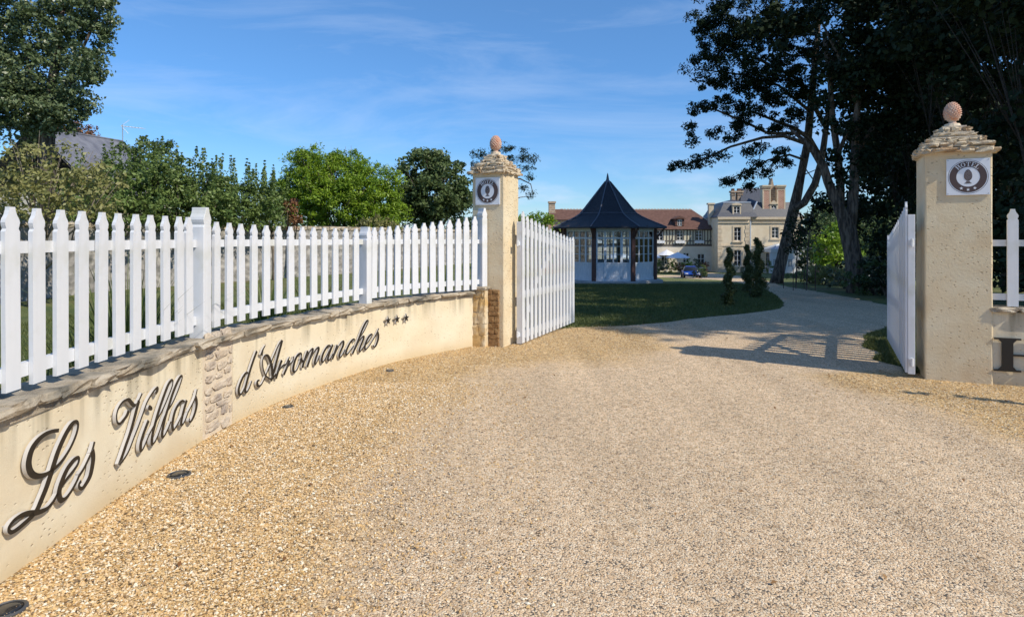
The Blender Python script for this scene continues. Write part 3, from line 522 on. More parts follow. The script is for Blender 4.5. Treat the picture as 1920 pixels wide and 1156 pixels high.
for k in range(1,14):
    plist.append((U1+(U2-U1)*(k+.05)/14.1,.868-.012*k/14,float(np.interp(k,[1,6,13],[1.748,1.725,1.711]))))
for k in range(1,14):
    plist.append((U2+(U3-U2)*k/14,.856-.01*k/14,1.728+.20*(k/14)**1.5))
for u,z0,z1 in plist:
    put(pk,u,z0,fence,'picket',first,(z1-z0)/.90,.034,prr.uniform(-.03,.03)); first=False
def post(u,z0,z1,wd=.115):
    mb=MB(); h=z1-z0; mb.prism(picket_poly(wd,h,.15),lambda a,b,d:(a,d,b),-.06,.06)
    o=mb.build('fence_post','white_paint',bevel=.004); put(o,u,z0,fence,'fence_post',True,1,.02)
    mb=MB(); 
post(U1,.81,1.86); post(U2,.80,1.735,.10); post(U3+.02,.82,2.03,.10); post(U1-2.72-.02,.81,1.86)
def frail(u0,u1,vc,h):
    mb=MB(); us=np.linspace(u0,u1,int((u1-u0)/.15)+2)
    for u in us:
        for f,z in ((.0,-h/2),(.0,h/2),(-.035,h/2),(-.035,-h/2)):
            mb.v.append(tuple(at(u,FOF(u)+.022+f,vc(u)+z)-fence.location))
    for i in range(len(us)-1):
        o=i*4
        for k in range(4): mb.f.append((o+k,o+(k+1)%4,o+4+(k+1)%4,o+4+k)); mb.m.append(0)
    e=(len(us)-1)*4; mb.f+=[(3,2,1,0),(e,e+1,e+2,e+3)]; mb.m+=[0,0]
    mb.build('rail','white_paint',fence)
for a,b in ((1.8,U1-2.80),(U1-2.68,U1-.06),(U1+.06,U2-.05),(U2+.05,U3-.03)):
    frail(a,b,lambda u:float(np.interp(u,[0,7,12],[1.60,1.57,1.54])),.062); frail(a,b,lambda u:.955,.07)

# ------------------------------------------------------------ gate pillars
GD=Vector((.909,-.416,0)); GN=Vector((-.416,-.909,0))   # along the gate line, and towards the street
AR=math.atan2(GD.y,GD.x)
def pillar(cx,cy,wd,h,label,seed,quoin):
    t=thing('gate_pillar',label,'pillar',(cx,cy,0),AR)
    rnd=random.Random(seed)
    mb=MB(); n=12; bt=1.0
    # shaft as a subdivided prism with a faint batter and worn corners
    for k in range(n+1):
        z=-.3+(h+.3)*k/n; s=wd/2*(1+.012*(1-k/n)); c=.012
        ring=[(-s+c,-s),(s-c,-s),(s,-s+c),(s,s-c),(s-c,s),(-s+c,s),(-s,s-c),(-s,-s+c)]
        for a,b in ring: mb.v.append((a+rnd.uniform(-.002,.002),b+rnd.uniform(-.002,.002),z))
    for k in range(n):
        for i in range(8): j=(i+1)%8; mb.f.append((k*8+i,k*8+j,k*8+8+j,k*8+8+i)); mb.m.append(0)
    mb.f.append(tuple(n*8+i for i in range(8))); mb.m.append(0)
    mb.build('shaft','pillar_stucco',t)
    cap=MB(); core=MB(); z=h; W0=wd/2+.032; nC=5; H=.30
    for c in range(nC):
        hh=H/nC*rnd.uniform(.8,1.2); s=W0*(1,.90,.74,.56,.39)[c]; s2=s-.13
        core.box(-s+.018,s-.018,-s+.018,s-.018,z,z+hh+.004*c)
        for side in range(4):
            x=-s+rnd.uniform(0,.02)
            while x<s-.02:
                l=rnd.uniform(.07,.27)*(1-.06*c); l=min(l,s-x+.02)
                if l<.045: break
                ca,sa=math.cos(side*PI/2),math.sin(side*PI/2)
                def T(q,ca=ca,sa=sa,x0=x+l/2,s=s):
                    X=x0+q[0]; Y=-s+.055+q[1]; return (X*ca-Y*sa,X*sa+Y*ca,q[2])
                cap.stone((0,rnd.uniform(-.022,.014),z+hh/2+rnd.uniform(-.006,.006)),(l*.95,.16,hh*rnd.uniform(.62,1.0)),rnd,T,j=.2,e=.45); x+=l
        z+=hh
    core.lathe([(W0*.40,-.01),(W0*.26,.025),(.075,.052),(.055,.057)],12,(0,0,z))
    cobj=core.build('cap','mortar',t); cap.build('cap_stones','cap_stone',cobj)
    # pine-cone finial
    f=MB(); zb=z+.055; prof=[(.045,-.01),(.05,.0),(.046,.012),(.038,.024),(.050,.036),(.076,.062),(.092,.098),(.097,.135),(.092,.172),(.079,.208),(.058,.238),(.032,.260),(.012,.270),(.002,.272)]
    f.lathe([(r*.93,a) for r,a in prof],20,(0,0,zb))
    rr=lambda q:float(np.interp(q,[a for _,a in prof],[r for r,_ in prof]))
    N_=150
    for k in range(N_):
        q=.045+.218*(k/N_)**.93; th=k*2.39996; r=rr(q)*.93; sc_=.0155*(.45+.55*rr(q)/.097)
        ct,st_=math.cos(th),math.sin(th); rad=Vector((ct,st_,0)); tn_=Vector((-st_,ct,0)); up=Vector((0,0,1)); dr_=(rr(q+.01)-rr(q-.01))/.02; upv=(up+rad*dr_).normalized(); outv=tn_.cross(upv); 
        if outv.dot(rad)<0: outv=-outv
        c0=rad*r+Vector((0,0,zb+q)); tip=c0+outv*.012+upv*sc_*.25
        vs=[c0-tn_*sc_-outv*.002,c0-upv*sc_-outv*.002,c0+tn_*sc_-outv*.002,c0+upv*sc_*1.1-outv*.002,tip]
        f.add(vs,[(0,1,4),(1,2,4),(2,3,4),(3,0,4)])
    f.v=[(a*.93,b_*.93,zb+(c_-zb)*.93) for a,b_,c_ in f.v]; f.build('finial','terracotta',t)
    if quoin:
        q=MB(); z=0
        while z<.80:
            hh=rnd.uniform(.05,.15); hh=min(hh,.84-z); a=rnd.choice([.17,.06,.10])
            q.stone((.02+a/2,-wd/2-.004,z+hh/2),(a,.07,hh*.97),rnd,j=.13,e=.35)
            if a<.17: q.stone((.02+a+(.17-a)/2,-wd/2-.004,z+hh/2),(.17-a,.06,hh*.95),rnd,j=.13,e=.35)
            z+=hh
        q.build('exposed_stones','brown_stone',t)
        q=MB(); z=0
        while z<.83:
            hh=rnd.uniform(.07,.24); hh=min(hh,.86-z); a=rnd.uniform(.05,.18); s0=-.215
            q.stone((s0+a/2,-wd/2-.06,z+hh/2),(a,.16,hh*1.0),rnd,j=.11,e=.25); q.stone((s0+a+(.235-a)/2,-wd/2-.06,z+hh/2),(.235-a,.16,hh*1.0),rnd,j=.11,e=.25); z+=hh
        q.build('quoin','ochre_stone',t)
        q=MB(); q.box(-.205,.01,-wd/2-.12,-wd/2,-.2,.80); q.build('quoin_core','mortar',t)
        q=MB(); q.stone((-.10,-wd/2-.08,.865),(.29,.20,.05),rnd,j=.08,e=.4); q.build('quoin_cap','coping_stone',t)
    # plaque
    return t
LPc=Vector((-.354,9.33,0))-GN*.26; RPc=Vector((4.67,7.17,0))+GD*.31-GN*.31
pL=pillar(LPc.x,LPc.y,.52,2.535,'square cream gate pillar left of the opening, with an ochre stone quoin at its foot',1,True)
pR=pillar(RPc.x,RPc.y,.62,2.54,'square cream gate pillar right of the opening, nearer and broader, plain at its foot',2,False)
# plaques
def serif(ch,h):
    """list of polygons (x,y) for slab capitals, origin at left baseline"""
    s=h*.17; t=h*.07; o=[]
    def rc(x0,x1,y0,y1): o.append([(x0,y0),(x1,y0),(x1,y1),(x0,y1)])
    if ch=='H': w_=h*.95; rc(.12*h,.12*h+s,t,h-t); rc(w_-.12*h-s,w_-.12*h,t,h-t); rc(.12*h+s,w_-.12*h-s,h*.47,h*.55); rc(0,.24*h+s,0,t); rc(0,.24*h+s,h-t,h); rc(w_-.24*h-s,w_,0,t); rc(w_-.24*h-s,w_,h-t,h)
    elif ch=='T': w_=h*.85; rc(w_/2-s/2,w_/2+s/2,t,h-t); rc(w_/2-.25*h,w_/2+.25*h,0,t); rc(0,w_,h-t,h); rc(0,t,h*.72,h-t); rc(w_-t,w_,h*.72,h-t)
    elif ch=='E': w_=h*.78; rc(.1*h,.1*h+s,t,h-t); rc(0,w_,0,t); rc(0,w_,h-t,h); rc(.1*h+s,w_*.7,h*.47,h*.54); rc(w_-t,w_,t,h*.26); rc(w_-t,w_,h*.74,h-t)
    elif ch=='L': w_=h*.76; rc(.1*h,.1*h+s,t,h-t); rc(0,w_,0,t); rc(0,.2*h+s,h-t,h); rc(w_-t,w_,t,h*.32)
    elif ch=='O':
        w_=h*.9; n=20
        for k in range(n):
            a0,a1=2*PI*k/n,2*PI*(k+1)/n; P=lambda a,rx,ry:(w_/2+rx*math.sin(a),h/2+ry*math.cos(a))
            o.append([P(a0,w_/2,h/2),P(a1,w_/2,h/2),P(a1,w_/2-s,h/2-t*1.1),P(a0,w_/2-s,h/2-t*1.1)][::-1])
    return o,w_
def plaque(cen,label):
    t=thing('hotel_plaque',label,'sign',tuple(cen),AR,'round emblem plaques on the gate pillars')
    T=lambda a,b,d:(a,-d,b)
    mb=MB(); mb.box(-.2,.2,-.004,.008,-.2,.2); mb.build('plate','sign_white',t,bevel=.002)
    def ring(r0,r1,d,n=72):
        m=MB()
        for k in range(n):
            a0,a1=2*PI*k/n,2*PI*(k+1)/n
            m.add([T(r*math.sin(a),r*math.cos(a),d) for r,a in ((r0,a0),(r0,a1),(r1,a1),(r1,a0))],[(0,1,2,3)])
        return m
    m=ring(.181,.185,.0052); m.build('emblem_outline','sign_brown',t)
    m=ring(.108,.172,.0052); m.build('emblem_band','sign_brown',t)
    # cone emblem
    m=MB(); egg=[(.038*math.sin(a)*(1+.12*math.cos(a)*-1),.018+.062*math.cos(a)) for a in np.linspace(0,2*PI,28,endpoint=False)]
    m.add([T(a,b,.0052) for a,b in egg],[tuple(range(27,-1,-1))])
    for y0,y1,wa,wb in ((-.052,-.046,.02,.012),(-.062,-.054,.016,.022),(-.074,-.064,.034,.026)): m.add([T(-wa,y0,.0054),T(wa,y0,.0054),T(wb,y1,.0054),T(-wb,y1,.0054)],[(0,1,2,3)])
    cone=m.build('cone_emblem','sign_brown',t); m=MB()
    for r_ in range(-6,7):
        for c_ in range(-4,5):
            x=c_*.0125+(.00625 if r_%2 else 0); y=.018+r_*.0092
            if (x/.034)**2+((y-.018)/.056)**2<1: m.add([T(x-.0045,y,.0060),T(x,y-.0028,.0060),T(x+.0045,y,.0060),T(x,y-.0010,.0060)],[(0,1,2,3)])
    m.build('cone_scales','sign_white',cone)
    word='HOTEL'; hh=.046; angs=[-40,-19.5,1,20.5,38]
    for ch,a in zip(word,angs):
        polys,w_=serif(ch,hh); m=MB(); ar=R(a)
        for p in polys:
            vs=[]
            for x,y in p:
                x2=x-w_/2; y2=.117+y; vs.append(T(x2*math.cos(ar)+y2*math.sin(ar),-x2*math.sin(ar)+y2*math.cos(ar),.0060))
            m.add(vs,[tuple(range(len(vs)))])
        m.build('letter','sign_white',t)
    for x,y in ((-.062,-.125),(0,-.141),(.062,-.125)):
        m=MB(); m.add([T(a,b,.0060) for a,b in starpoly(x,y,.019)]+[T(x,y,.0060)],[(k,(k+1)%10,10) for k in range(10)]); m.build('star','sign_white',t)
    for x in (-.185,.185):
        for y in (-.185,.185):
            m=MB(); m.lathe([(.006,0),(.005,.003)],10); o=m.build('screw','steel',t,loc=(x,-.004,y)); o.rotation_euler=(R(90),0,0)
plaque(Vector((-.354,9.33,0))+GD*.0+GN*.010+Vector((0,0,1.64+(440-358.5)/F*9.33)),'white square plaque with round brown HOTEL pine cone emblem, on the left gate pillar')
c=RPc+GN*.32+GD*((1812-960)/F*7.0-0)*0
# right plaque centre: on the front face, seen at px 1812
fc=RPc+GN*.322
s_=0
for k in np.linspace(-.2,.2,401):
    p=fc+GD*k
    if abs(960+F*p.x/p.y-1813)<2: s_=k
pp=fc+GD*s_; plaque(Vector((pp.x,pp.y,1.64+(440-331.5)/F*pp.y)),'white square plaque with round brown HOTEL pine cone emblem, on the right gate pillar')

# ------------------------------------------------------------ gate leaves
def gate(h0,h1,label,side,n=15,dz=0):
    a=Vector((*h0,dz)); b=Vector((*h1,dz)); L=(b-a).length; ang=math.atan2(b.y-a.y,b.x-a.x)
    t=thing('gate_leaf',label,'gate',tuple(a),ang,'white picket gate leaves')
    f=side                                    # local y sign of the picket face
    ht=lambda s:2.0-.5*s+.10*s*s
    mb=MB(); mb.box(0,.075,-.035,.035,.055,1.87); mb.build('hinge_stile','white_paint',t,bevel=.004)
    for k in range(n):
        s=(.10+(L-.14)*k/(n-1))/L if k else .03; s=.02+.965*k/(n-1); wd=.099 if k<n-1 else .115
        h=ht(s)-.07+(.03 if k in(0,n-1) else 0); m=MB(); m.prism(picket_poly(wd,h,.10),lambda u,v,d:(u,d,v),-.010,.010); o=m.build('picket','white_paint',t); o.location=(s*L,f*.048,.07)
    def rail(z0,z1,hh,x0=.076,x1=None,nm='rail',y=.018,th=.034):
        x1=x1 or L-.03; m=MB(); v=[(x0,-th/2,z0-hh/2),(x0,th/2,z0-hh/2),(x0,th/2,z0+hh/2),(x0,-th/2,z0+hh/2),(x1,-th/2,z1-hh/2),(x1,th/2,z1-hh/2),(x1,th/2,z1+hh/2),(x1,-th/2,z1+hh/2)]
        m.add(v,[(0,3,2,1),(4,5,6,7),(0,1,5,4),(1,2,6,5),(2,3,7,6),(3,0,4,7)]); o=m.build(nm,'white_paint',t); o.location=(0,f*y,0); return o
    rail(1.735,1.395,.11); rail(.785,.755,.11); rail(.185,.185,.11)
    rail(.26,.70,.11,.10,.10+.36,'brace'); rail(.86,1.47,.11,.10+.42,.10+.42+.93,'brace')
    for z in (1.55,.2):
        m=MB(); m.box(-.05,.01,-.02,.02,z-.03,z+.03); m.tube([(-.05,0,z-.045),(-.05,0,z+.045)],.016,10); m.build('hinge','white_paint',t)
    return t
gate((.10,9.42),(1.09,11.7),'white picket gate leaf hung on the left pillar, swung open beside the gazebo',-1,dz=-.035)
gate((4.545,7.22),(5.73,9.58),'white picket gate leaf hung on the right pillar, open before the dark trees',1)

# ------------------------------------------------------------ right wall, fence and letter
wd_=Vector((.925,-.38,0)).normalized(); wn_=Vector((wd_.y,-wd_.x,0)); 
rw=thing('garden_wall','low cream stucco wall running right from the right gate pillar, with a big serif letter','wall',(5.22,6.94,0),math.atan2(wd_.y,wd_.x))
mb=MB(); mb.box(0.02,6,0,.26,-.3,.80); mb.build('stucco_panel','wall_stucco',rw)
mb=MB(); x=.0; rnd=random.Random(8)
while x<6:
    l=rnd.uniform(.2,.45); mb.stone((x+l/2,.12,.825),(l*1.02,.33,.055),rnd,j=.12,e=.4); x+=l
mb.build('coping','coping_stone',rw)
hl=MB(); Hh=.36; st=.10; tt=.018
def slab(x0,x1,y0,y1): return [(x0,y0),(x1,y0),(x1,y1),(x0,y1)]
for k in (0,.27):
    hl.prism(slab(k+.0701,k+.1699,tt,Hh-tt),lambda a,b,d:(a,-d,b),.012,.034)
    for y0,y1,s_ in ((0,tt,1),(Hh-tt,Hh,-1)):
        hl.prism(slab(k,k+.24,y0,y1),lambda a,b,d:(a,-d,b),.012,.034)
        yb=tt if s_==1 else Hh-tt
        hl.prism([(k+.04,yb),(k+.0701,yb),(k+.0701,yb+.035*s_)][::s_],lambda a,b,d:(a,-d,b),.012,.0338); hl.prism([(k+.1699,yb),(k+.20,yb),(k+.1699,yb+.035*s_)][::s_],lambda a,b,d:(a,-d,b),.012,.0338)
hl.prism(slab(.17,.34,Hh*.47,Hh*.47+.018),lambda a,b,d:(a,-d,b),.012,.034)
o=hl.build('wall_letter','letter_black'); o.rotation_euler=(0,0,rw.rotation_euler.z); pz=Vector((5.22,6.94,0))+wd_*.035; o.location=(pz.x,pz.y,.165)
tag(o,'large black serif capital H on the low wall right of the right pillar','lettering')
rf=thing('picket_fence','white picket fence on the low wall at the right edge, beyond the right pillar','fence',(5.22,6.94,.85),rw.rotation_euler.z)
first=True
for k in range(12):
    if first: o=picket_mesh(.10,1.06,.022); first=False; base=o
    else: o=base.copy(); col.objects.link(o)
    o.name='picket'; o.parent=rf; o.location=(.225+.235*k,.06,.01+0)
for z in (.02+.09,.70):
    mb=MB(); mb.box(-.0,2.9,.075,.11,z-.035,z+.035); mb.build('rail','white_paint',rf)

# ------------------------------------------------------------ recessed ground lights
for i,(px,py,r) in enumerate(((336,896,.075),(14,1150,.075),(540,767,.05),(731,697,.05))):
    g=G(px,py); t=thing('ground_light',['round recessed ground light in the gravel below the word Villas','round recessed ground light at the bottom left corner of the gravel','round recessed ground light in the gravel below the word d\'Arromanches','farthest round recessed ground light in the gravel, below the stars'][i],'light',(g.x,g.y,.012),0,'recessed ground lights along the wall')
    m=MB(); m.lathe([(r*.99,-.03),(r,.008),(r*.86,.014),(r*.80,.010),(r*.2,.010)],32); m.build('rim','rim_metal',t,smooth=False)
    m=MB(); m.lathe([(r*.78,.0105),(r*.5,.0135),(.002,.0145)],28); m.build('lens','dark_glass',t,smooth=True)
# ============================================================ buildings
mat('slate',(.045,.05,.065),(.085,.09,.11),scale=9,rough=.45,bump=.6,bscale=14,bdist=.02,stretch=(1,1,3),spec=.5)
mat('slate_navy',(.016,.019,.026),(.036,.040,.050),scale=12,rough=.6,bump=.5,bscale=30,bdist=.01,stretch=(1,1,3),spec=.25)
mat('slate_grey',(.12,.12,.14),(.19,.19,.21),scale=2,rough=.5,bump=.5,bscale=8,bdist=.02,spec=.5)
mat('lead',(.10,.115,.15),rough=.5)
mat('tile_red',(.105,.055,.042),(.16,.085,.065),scale=3,rough=.85,bump=.8,bscale=9,bdist=.03,stretch=(1,1,2.5))
mat('ridge_pale',(.55,.5,.44),rough=.8)
mat('facade',(.74,.61,.43),(.80,.69,.52),scale=1.2,rough=.9,bump=.3,bscale=12,bdist=.01)
mat('facade_pale',(.64,.57,.46),(.70,.63,.53),scale=1.2,rough=.9,bump=.3,bscale=12,bdist=.01)
mat('dressed',(.62,.50,.35),(.70,.59,.44),scale=3,rough=.85,bump=.2,bscale=20)
mat('plaster_cream',(.62,.57,.42),(.68,.63,.48),scale=3,rough=.9)
mat('timber_grey',(.10,.085,.07),(.15,.13,.11),scale=8,rough=.85)
mat('brick',(.4,.15,.09),rough=.9,fn=brickfn(.36,.16,(.42,.14,.085),(.55,.25,.17),(.55,.45,.36),.035,'XZ'))
mat('stonebrick',(.4,.3,.2),rough=.9,fn=brickfn(.6,.28,(.36,.27,.19),(.45,.30,.21),(.5,.42,.32),.05,'XZ'))
mat('joinery',(.74,.76,.79),(.60,.63,.67),scale=7,rough=.6,bump=.15,bscale=20,stretch=(3,3,.5))
mat('joinery_white',(.78,.78,.78),rough=.5)
mat('post_brown',(.09,.045,.038),(.14,.07,.055),scale=10,rough=.6)
mat('concrete',(.30,.30,.30),(.42,.41,.39),scale=5,rough=.9,bump=.3,bscale=20)
mat('void',(.02,.022,.028),rough=.15,spec=.6)
mat('zinc_pale',(.45,.52,.62),rough=.35,spec=.5)
def glassmat():
    m=bpy.data.materials.new('pane_glass'); m.use_nodes=True; n=m.node_tree; n.nodes.clear(); o=n.nodes.new('ShaderNodeOutputMaterial'); t=n.nodes.new('ShaderNodeBsdfTransparent'); g=n.nodes.new('ShaderNodeBsdfGlossy'); g.inputs['Roughness'].default_value=.03; x=n.nodes.new('ShaderNodeMixShader'); fr=n.nodes.new('ShaderNodeFresnel'); fr.inputs[0].default_value=1.5
    t.inputs[0].default_value=(.86,.9,.92,1); n.links.new(fr.outputs[0],x.inputs[0]); n.links.new(t.outputs[0],x.inputs[1]); n.links.new(g.outputs[0],x.inputs[2]); n.links.new(x.outputs[0],o.inputs[0]); M['pane_glass']=m
glassmat()
# ---- gazebo
GC=(4.55,30.2); gz=gh(*GC)+.02
gb=thing('gazebo','octagonal garden gazebo with blue grey glazed panels, brown posts and dark slate spired roof','gazebo',(GC[0],GC[1],gz),R(-1.5))
mb=MB(); mb.lathe([(2.62,-.5),(2.62,.16),(2.56,.20)],8); o=mb.build('plinth','concrete',gb); o.rotation_euler=(0,0,R(22.5))
Rg=2.20; V8=[Vector((Rg*math.sin(R(22.5+45*k)),-Rg*math.cos(R(22.5+45*k)),0)) for k in range(8)]
ZT=2.55
for k in range(8):
    p=V8[k]*1.02; m=MB(); m.box(-.085,.085,-.085,.085,.2,ZT+.1); o=m.build('post','post_brown',gb,loc=p); o.rotation_euler=(0,0,R(22.5+45*k))
    q=V8[k]*1.05; e=V8[k]*1.22
    m=MB(); m.bar(q+Vector((0,0,ZT-.45)),e+Vector((0,0,ZT+.02)),.07,.07); m.build('bracket','post_brown',gb)
for k in range(8):
    a=V8[k-1]; b=V8[k]; L=(b-a).length; d=(b-a)/L; ang=math.atan2(d.y,d.x)
    pn=bpy.data.objects.new('wall_panel',None)
    def pc(name,matn,boxes,parent=gb):
        m=MB()
        for q in boxes: m.box(*q)
        o=m.build(name,matn,parent,loc=tuple((a+b)/2)); o.rotation_euler=(0,0,ang); return o
    h=L/2-.08; zs=1.02
    pc('lower_panel','joinery',[(-h,h,-.02,.02,.2,zs-.05)]+[(x-.006,x+.006,-.026,-.02,.3,.92) for x in np.arange(-h+.1,h,.11)]+[(-h,h,-.04,.04,zs-.06,zs),(-h,h,-.035,.035,.2,.32),(-h,h,-.03,.03,.86,.93)])
    door=k==0
    tz=2.10
    xs=[-h,-h*.48,0.0,h*.48,h]
    fr=[(x-.035,x+.035,-.03,.03,zs,ZT-.12) for x in (-h+.03,-h*.48,h*.48,h-.03)]+[(-.03,.03,-.032,.032,zs,ZT-.12)]
    fr+=[(-h,h,-.034,.034,tz-.03,tz+.04),(-h,h,-.036,.036,ZT-.16,ZT-.09)]
    fr+=[(-h,h,-.015,.015,z-.012,z+.012) for z in (1.38,1.74)]
    if door: fr+=[(-h*.48-.05,-h*.48+.06,-.045,.02,.30,tz),(h*.48-.06,h*.48+.05,-.045,.02,.30,tz),(-h*.48,h*.48,-.045,.02,.28,.40)]
    f_=pc('window_frame' if not door else 'door','joinery',fr)
    if door:
        g_=MB(); g_.box(-h*.48-.015,-h*.48+.015,-.075,-.04,1.15,1.32); g_.box(-h*.48-.015,-h*.48+.015,-.075,-.04,1.5,1.56); o=g_.build('handle','letter_black'); o.parent=f_
    pc('glass','pane_glass',[(-h,h,-.004,.004,zs,ZT-.12)])
    pc('fascia','plaster_cream' if False else 'joinery',[(-L/2,L/2,-.05,.05,ZT-.09,ZT+.10)])
m=MB()
for k in range(8):
    for f_ in (.0,.33,.66):
        p=V8[k-1].lerp(V8[k],f_); m.bar(p*.98+Vector((0,0,ZT+.16)),p*1.22+Vector((0,0,ZT+.06)),.06,.09)
m.build('rafters','post_brown',gb)
floor=MB(); floor.lathe([(2.15,.2),(2.15,.215)],8); o=floor.build('floor','concrete',gb); o.rotation_euler=(0,0,R(22.5))
prof=[(2.78,2.60),(2.42,2.75),(2.0,2.92),(1.62,3.10),(1.38,3.25),(1.12,3.55),(.82,3.92),(.50,4.31),(.22,4.65),(.12,4.77)]
def octo(pr,mbx,c=0):
    v=[];f=[]
    for r,z in pr:
        for k in range(8): v.append((r*math.sin(R(22.5+45*k)),-r*math.cos(R(22.5+45*k)),z))
    for i in range(len(pr)-1):
        for k in range(8): k2=(k+1)%8; f.append((i*8+k,i*8+k2,i*8+8+k2,i*8+8+k))
    mbx.add(v,f)
m=MB(); octo(prof,m); octo([(2.78,2.60),(2.78,2.54),(2.0,2.66),(.3,2.7)],m); rf_=m.build('roof','slate_navy',gb)
m=MB()
for k in range(8):
    pts=[Vector(((r+.01)*math.sin(R(22.5+45*k)),-(r+.01)*math.cos(R(22.5+45*k)),z+.01)) for r,z in prof]; m.tube(pts,.028,5)
for k in range(8):
    r,z=1.39,3.26; m.tube([Vector((r*math.sin(R(22.5+45*j)),-r*math.cos(R(22.5+45*j)),z)) for j in (k,k+1)],.018,5)
m.build('ridge_lead','lead',rf_)
m=MB(); m.lathe([(.15,4.71),(.13,4.79),(.075,4.86),(.03,5.12),(.004,5.2)],8); m.build('finial','lead',rf_)
m=MB(); m.lathe([(2.1,2.68),(2.1,2.72)],8); o=m.build('ceiling','plaster_cream',gb)

# ---- generic window
def window(parent,x,z0,z1,wd,y,mull=1,bars=3,frame='joinery_white',surround=None,sill=True,name='window'):
    """facade in local XZ, outward -Y at y"""
    m=MB(); t=.05; m.box(x-wd/2,x+wd/2,y-.02,y+.02,z0,z0+t); m.box(x-wd/2,x+wd/2,y-.02,y+.02,z1-t,z1)
    for xx in (x-wd/2,x+wd/2-t): m.box(xx,xx+t,y-.021,y+.021,z0,z1)
    for k in range(mull): xx=x-wd/2+wd*(k+1)/(mull+1); m.box(xx-.04,xx+.04,y-.022,y+.022,z0,z1)
    for k in range(bars): zz=z0+(z1-z0)*(k+1)/(bars+1); m.box(x-wd/2,x+wd/2,y-.018,y+.018,zz-.02,zz+.02)
    w_=m.build(name,frame,parent)
    m=MB(); m.box(x-wd/2,x+wd/2,y+.024,y+.05,z0,z1); g_=m.build('pane','void',w_)
    if surround:
        m=MB(); s=.22
        for bx in ((x-wd/2-s,x-wd/2,y-.10,y+.04,z0-.1,z1+s),(x+wd/2,x+wd/2+s,y-.10,y+.04,z0-.1,z1+s),(x-wd/2,x+wd/2,y-.10,y+.04,z1,z1+s)): m.box(*bx)
        if sill: m.box(x-wd/2-s-.05,x+wd/2+s+.05,y-.2,y+.04,z0-.26,z0-.1)
        m.build('surround',surround,w_)
    return w_
def wallholes(parent,name,matn,x0,x1,z0,z1,yo,holes,th=.3):
    """wall slab facing -Y with rectangular holes, built as strips"""
    xs=sorted({x0,x1,*[h[0] for h in holes],*[h[1] for h in holes]}); m=MB()
    for a,b in zip(xs[:-1],xs[1:]):
        cuts=sorted([(h[2],h[3]) for h in holes if h[0]<=a+1e-6 and h[1]>=b-1e-6]); z=z0
        for c,d in cuts:
            if c>z: m.box(a,b,yo,yo+th,z,c)
            z=d
        if z<z1: m.box(a,b,yo,yo+th,z,z1)
    return m.build(name,matn,parent)
# ---- mansion, front face of the left pavilion at depth 90
MZ=90.0; k9=MZ/F
mx0=(1346-960)*k9; 
def mxx(px): return (px-1346)*k9
base=gh(mx0+8,MZ); 
def mzz(py): return EYE+(440-py)*k9-base
mn=thing('mansion','cream stone mansion with slate mansard, brick chimneys and white glass conservatory, behind the leaning pine','mansion',(mx0,MZ,base),R(-3))
Wd=mxx(1504); XA=mxx(1404)
zc=mzz(407.5); zs_=mzz(460.5)
wa=[(1377,1390),(426,451),(1376.5,1389.5),(469,498)]
hA=[(mxx(1376),mxx(1388.5),mzz(451),mzz(426)),(mxx(1376),mxx(1389),mzz(498),mzz(469))]
hB=[(mxx(1447.5),mxx(1460),mzz(446),mzz(426)),(mxx(1437),mxx(1445),mzz(500),mzz(474)),(mxx(1466),mxx(1480),mzz(500),mzz(474))]
wallholes(mn,'wall','facade',0,XA,-1,zc,0,hA)
wallholes(mn,'wall','facade',XA+.003,Wd,-1,zc,.5,hB)
m=MB(); m.box(0,.3,.303,12,-1,zc); m.box(Wd-.3,Wd,.803,12,-1,zc); m.box(-.05,.0,2.2,12,-1,zc-.6); m.box(XA-.3,XA,.303,.5,-1,zc); m.box(0.302,Wd-.302,11.7,12,-1,zc); m.build('side_wall','facade',mn)
# courses, quoins and cornice
m=MB()
for a,b,y in ((-.06,XA+.06,-.07),(XA+.062,Wd+.06,.43)):
    m.box(a,b,y,y+.068,zs_-.12,zs_+.12); m.box(a,b,y-.22,y+.066,zc-.28,zc+.06); m.box(a,b,y-.08,y+.064,zc-.8,zc-.66); m.box(a,b,y-.03,y+.062,-.5,.5)
for x0_,x1_,y in ((0,.5,-.05),(XA-.5,XA,-.05),(Wd-.55,Wd,.45)):
    for q in range(13):
        e=.12 if q%2 else 0; m.box(x0_-(e if x0_>1 else 0)-.03,x1_+(e if x0_<1 else 0),y,y+.048,q*.56+.55,q*.56+1.05) if q*.56+1.05<zc-.85 else None
m.build('stone_trim','dressed',mn)
for h_,sr in ((hA[0],1),(hA[1],1),(hB[0],1),(hB[1],0),(hB[2],0)):
    yy=.12 if h_ in hA else .62
    w_=window(mn,(h_[0]+h_[1])/2,h_[2],h_[3],h_[1]-h_[0],yy,1,2)
    if sr:
        s=.24; m=MB(); y=yy-.12-.06
        for bx in ((h_[0]-s,h_[0],y,y+.058,h_[2]-.1,h_[3]+s),(h_[1],h_[1]+s,y,y+.058,h_[2]-.1,h_[3]+s),(h_[0],h_[1],y,y+.058,h_[3],h_[3]+s),(h_[0]-s-.06,h_[1]+s+.06,y-.10,y+.058,h_[2]-.28,h_[2]-.1)): m.box(*bx)
        m.build('surround','dressed',w_)
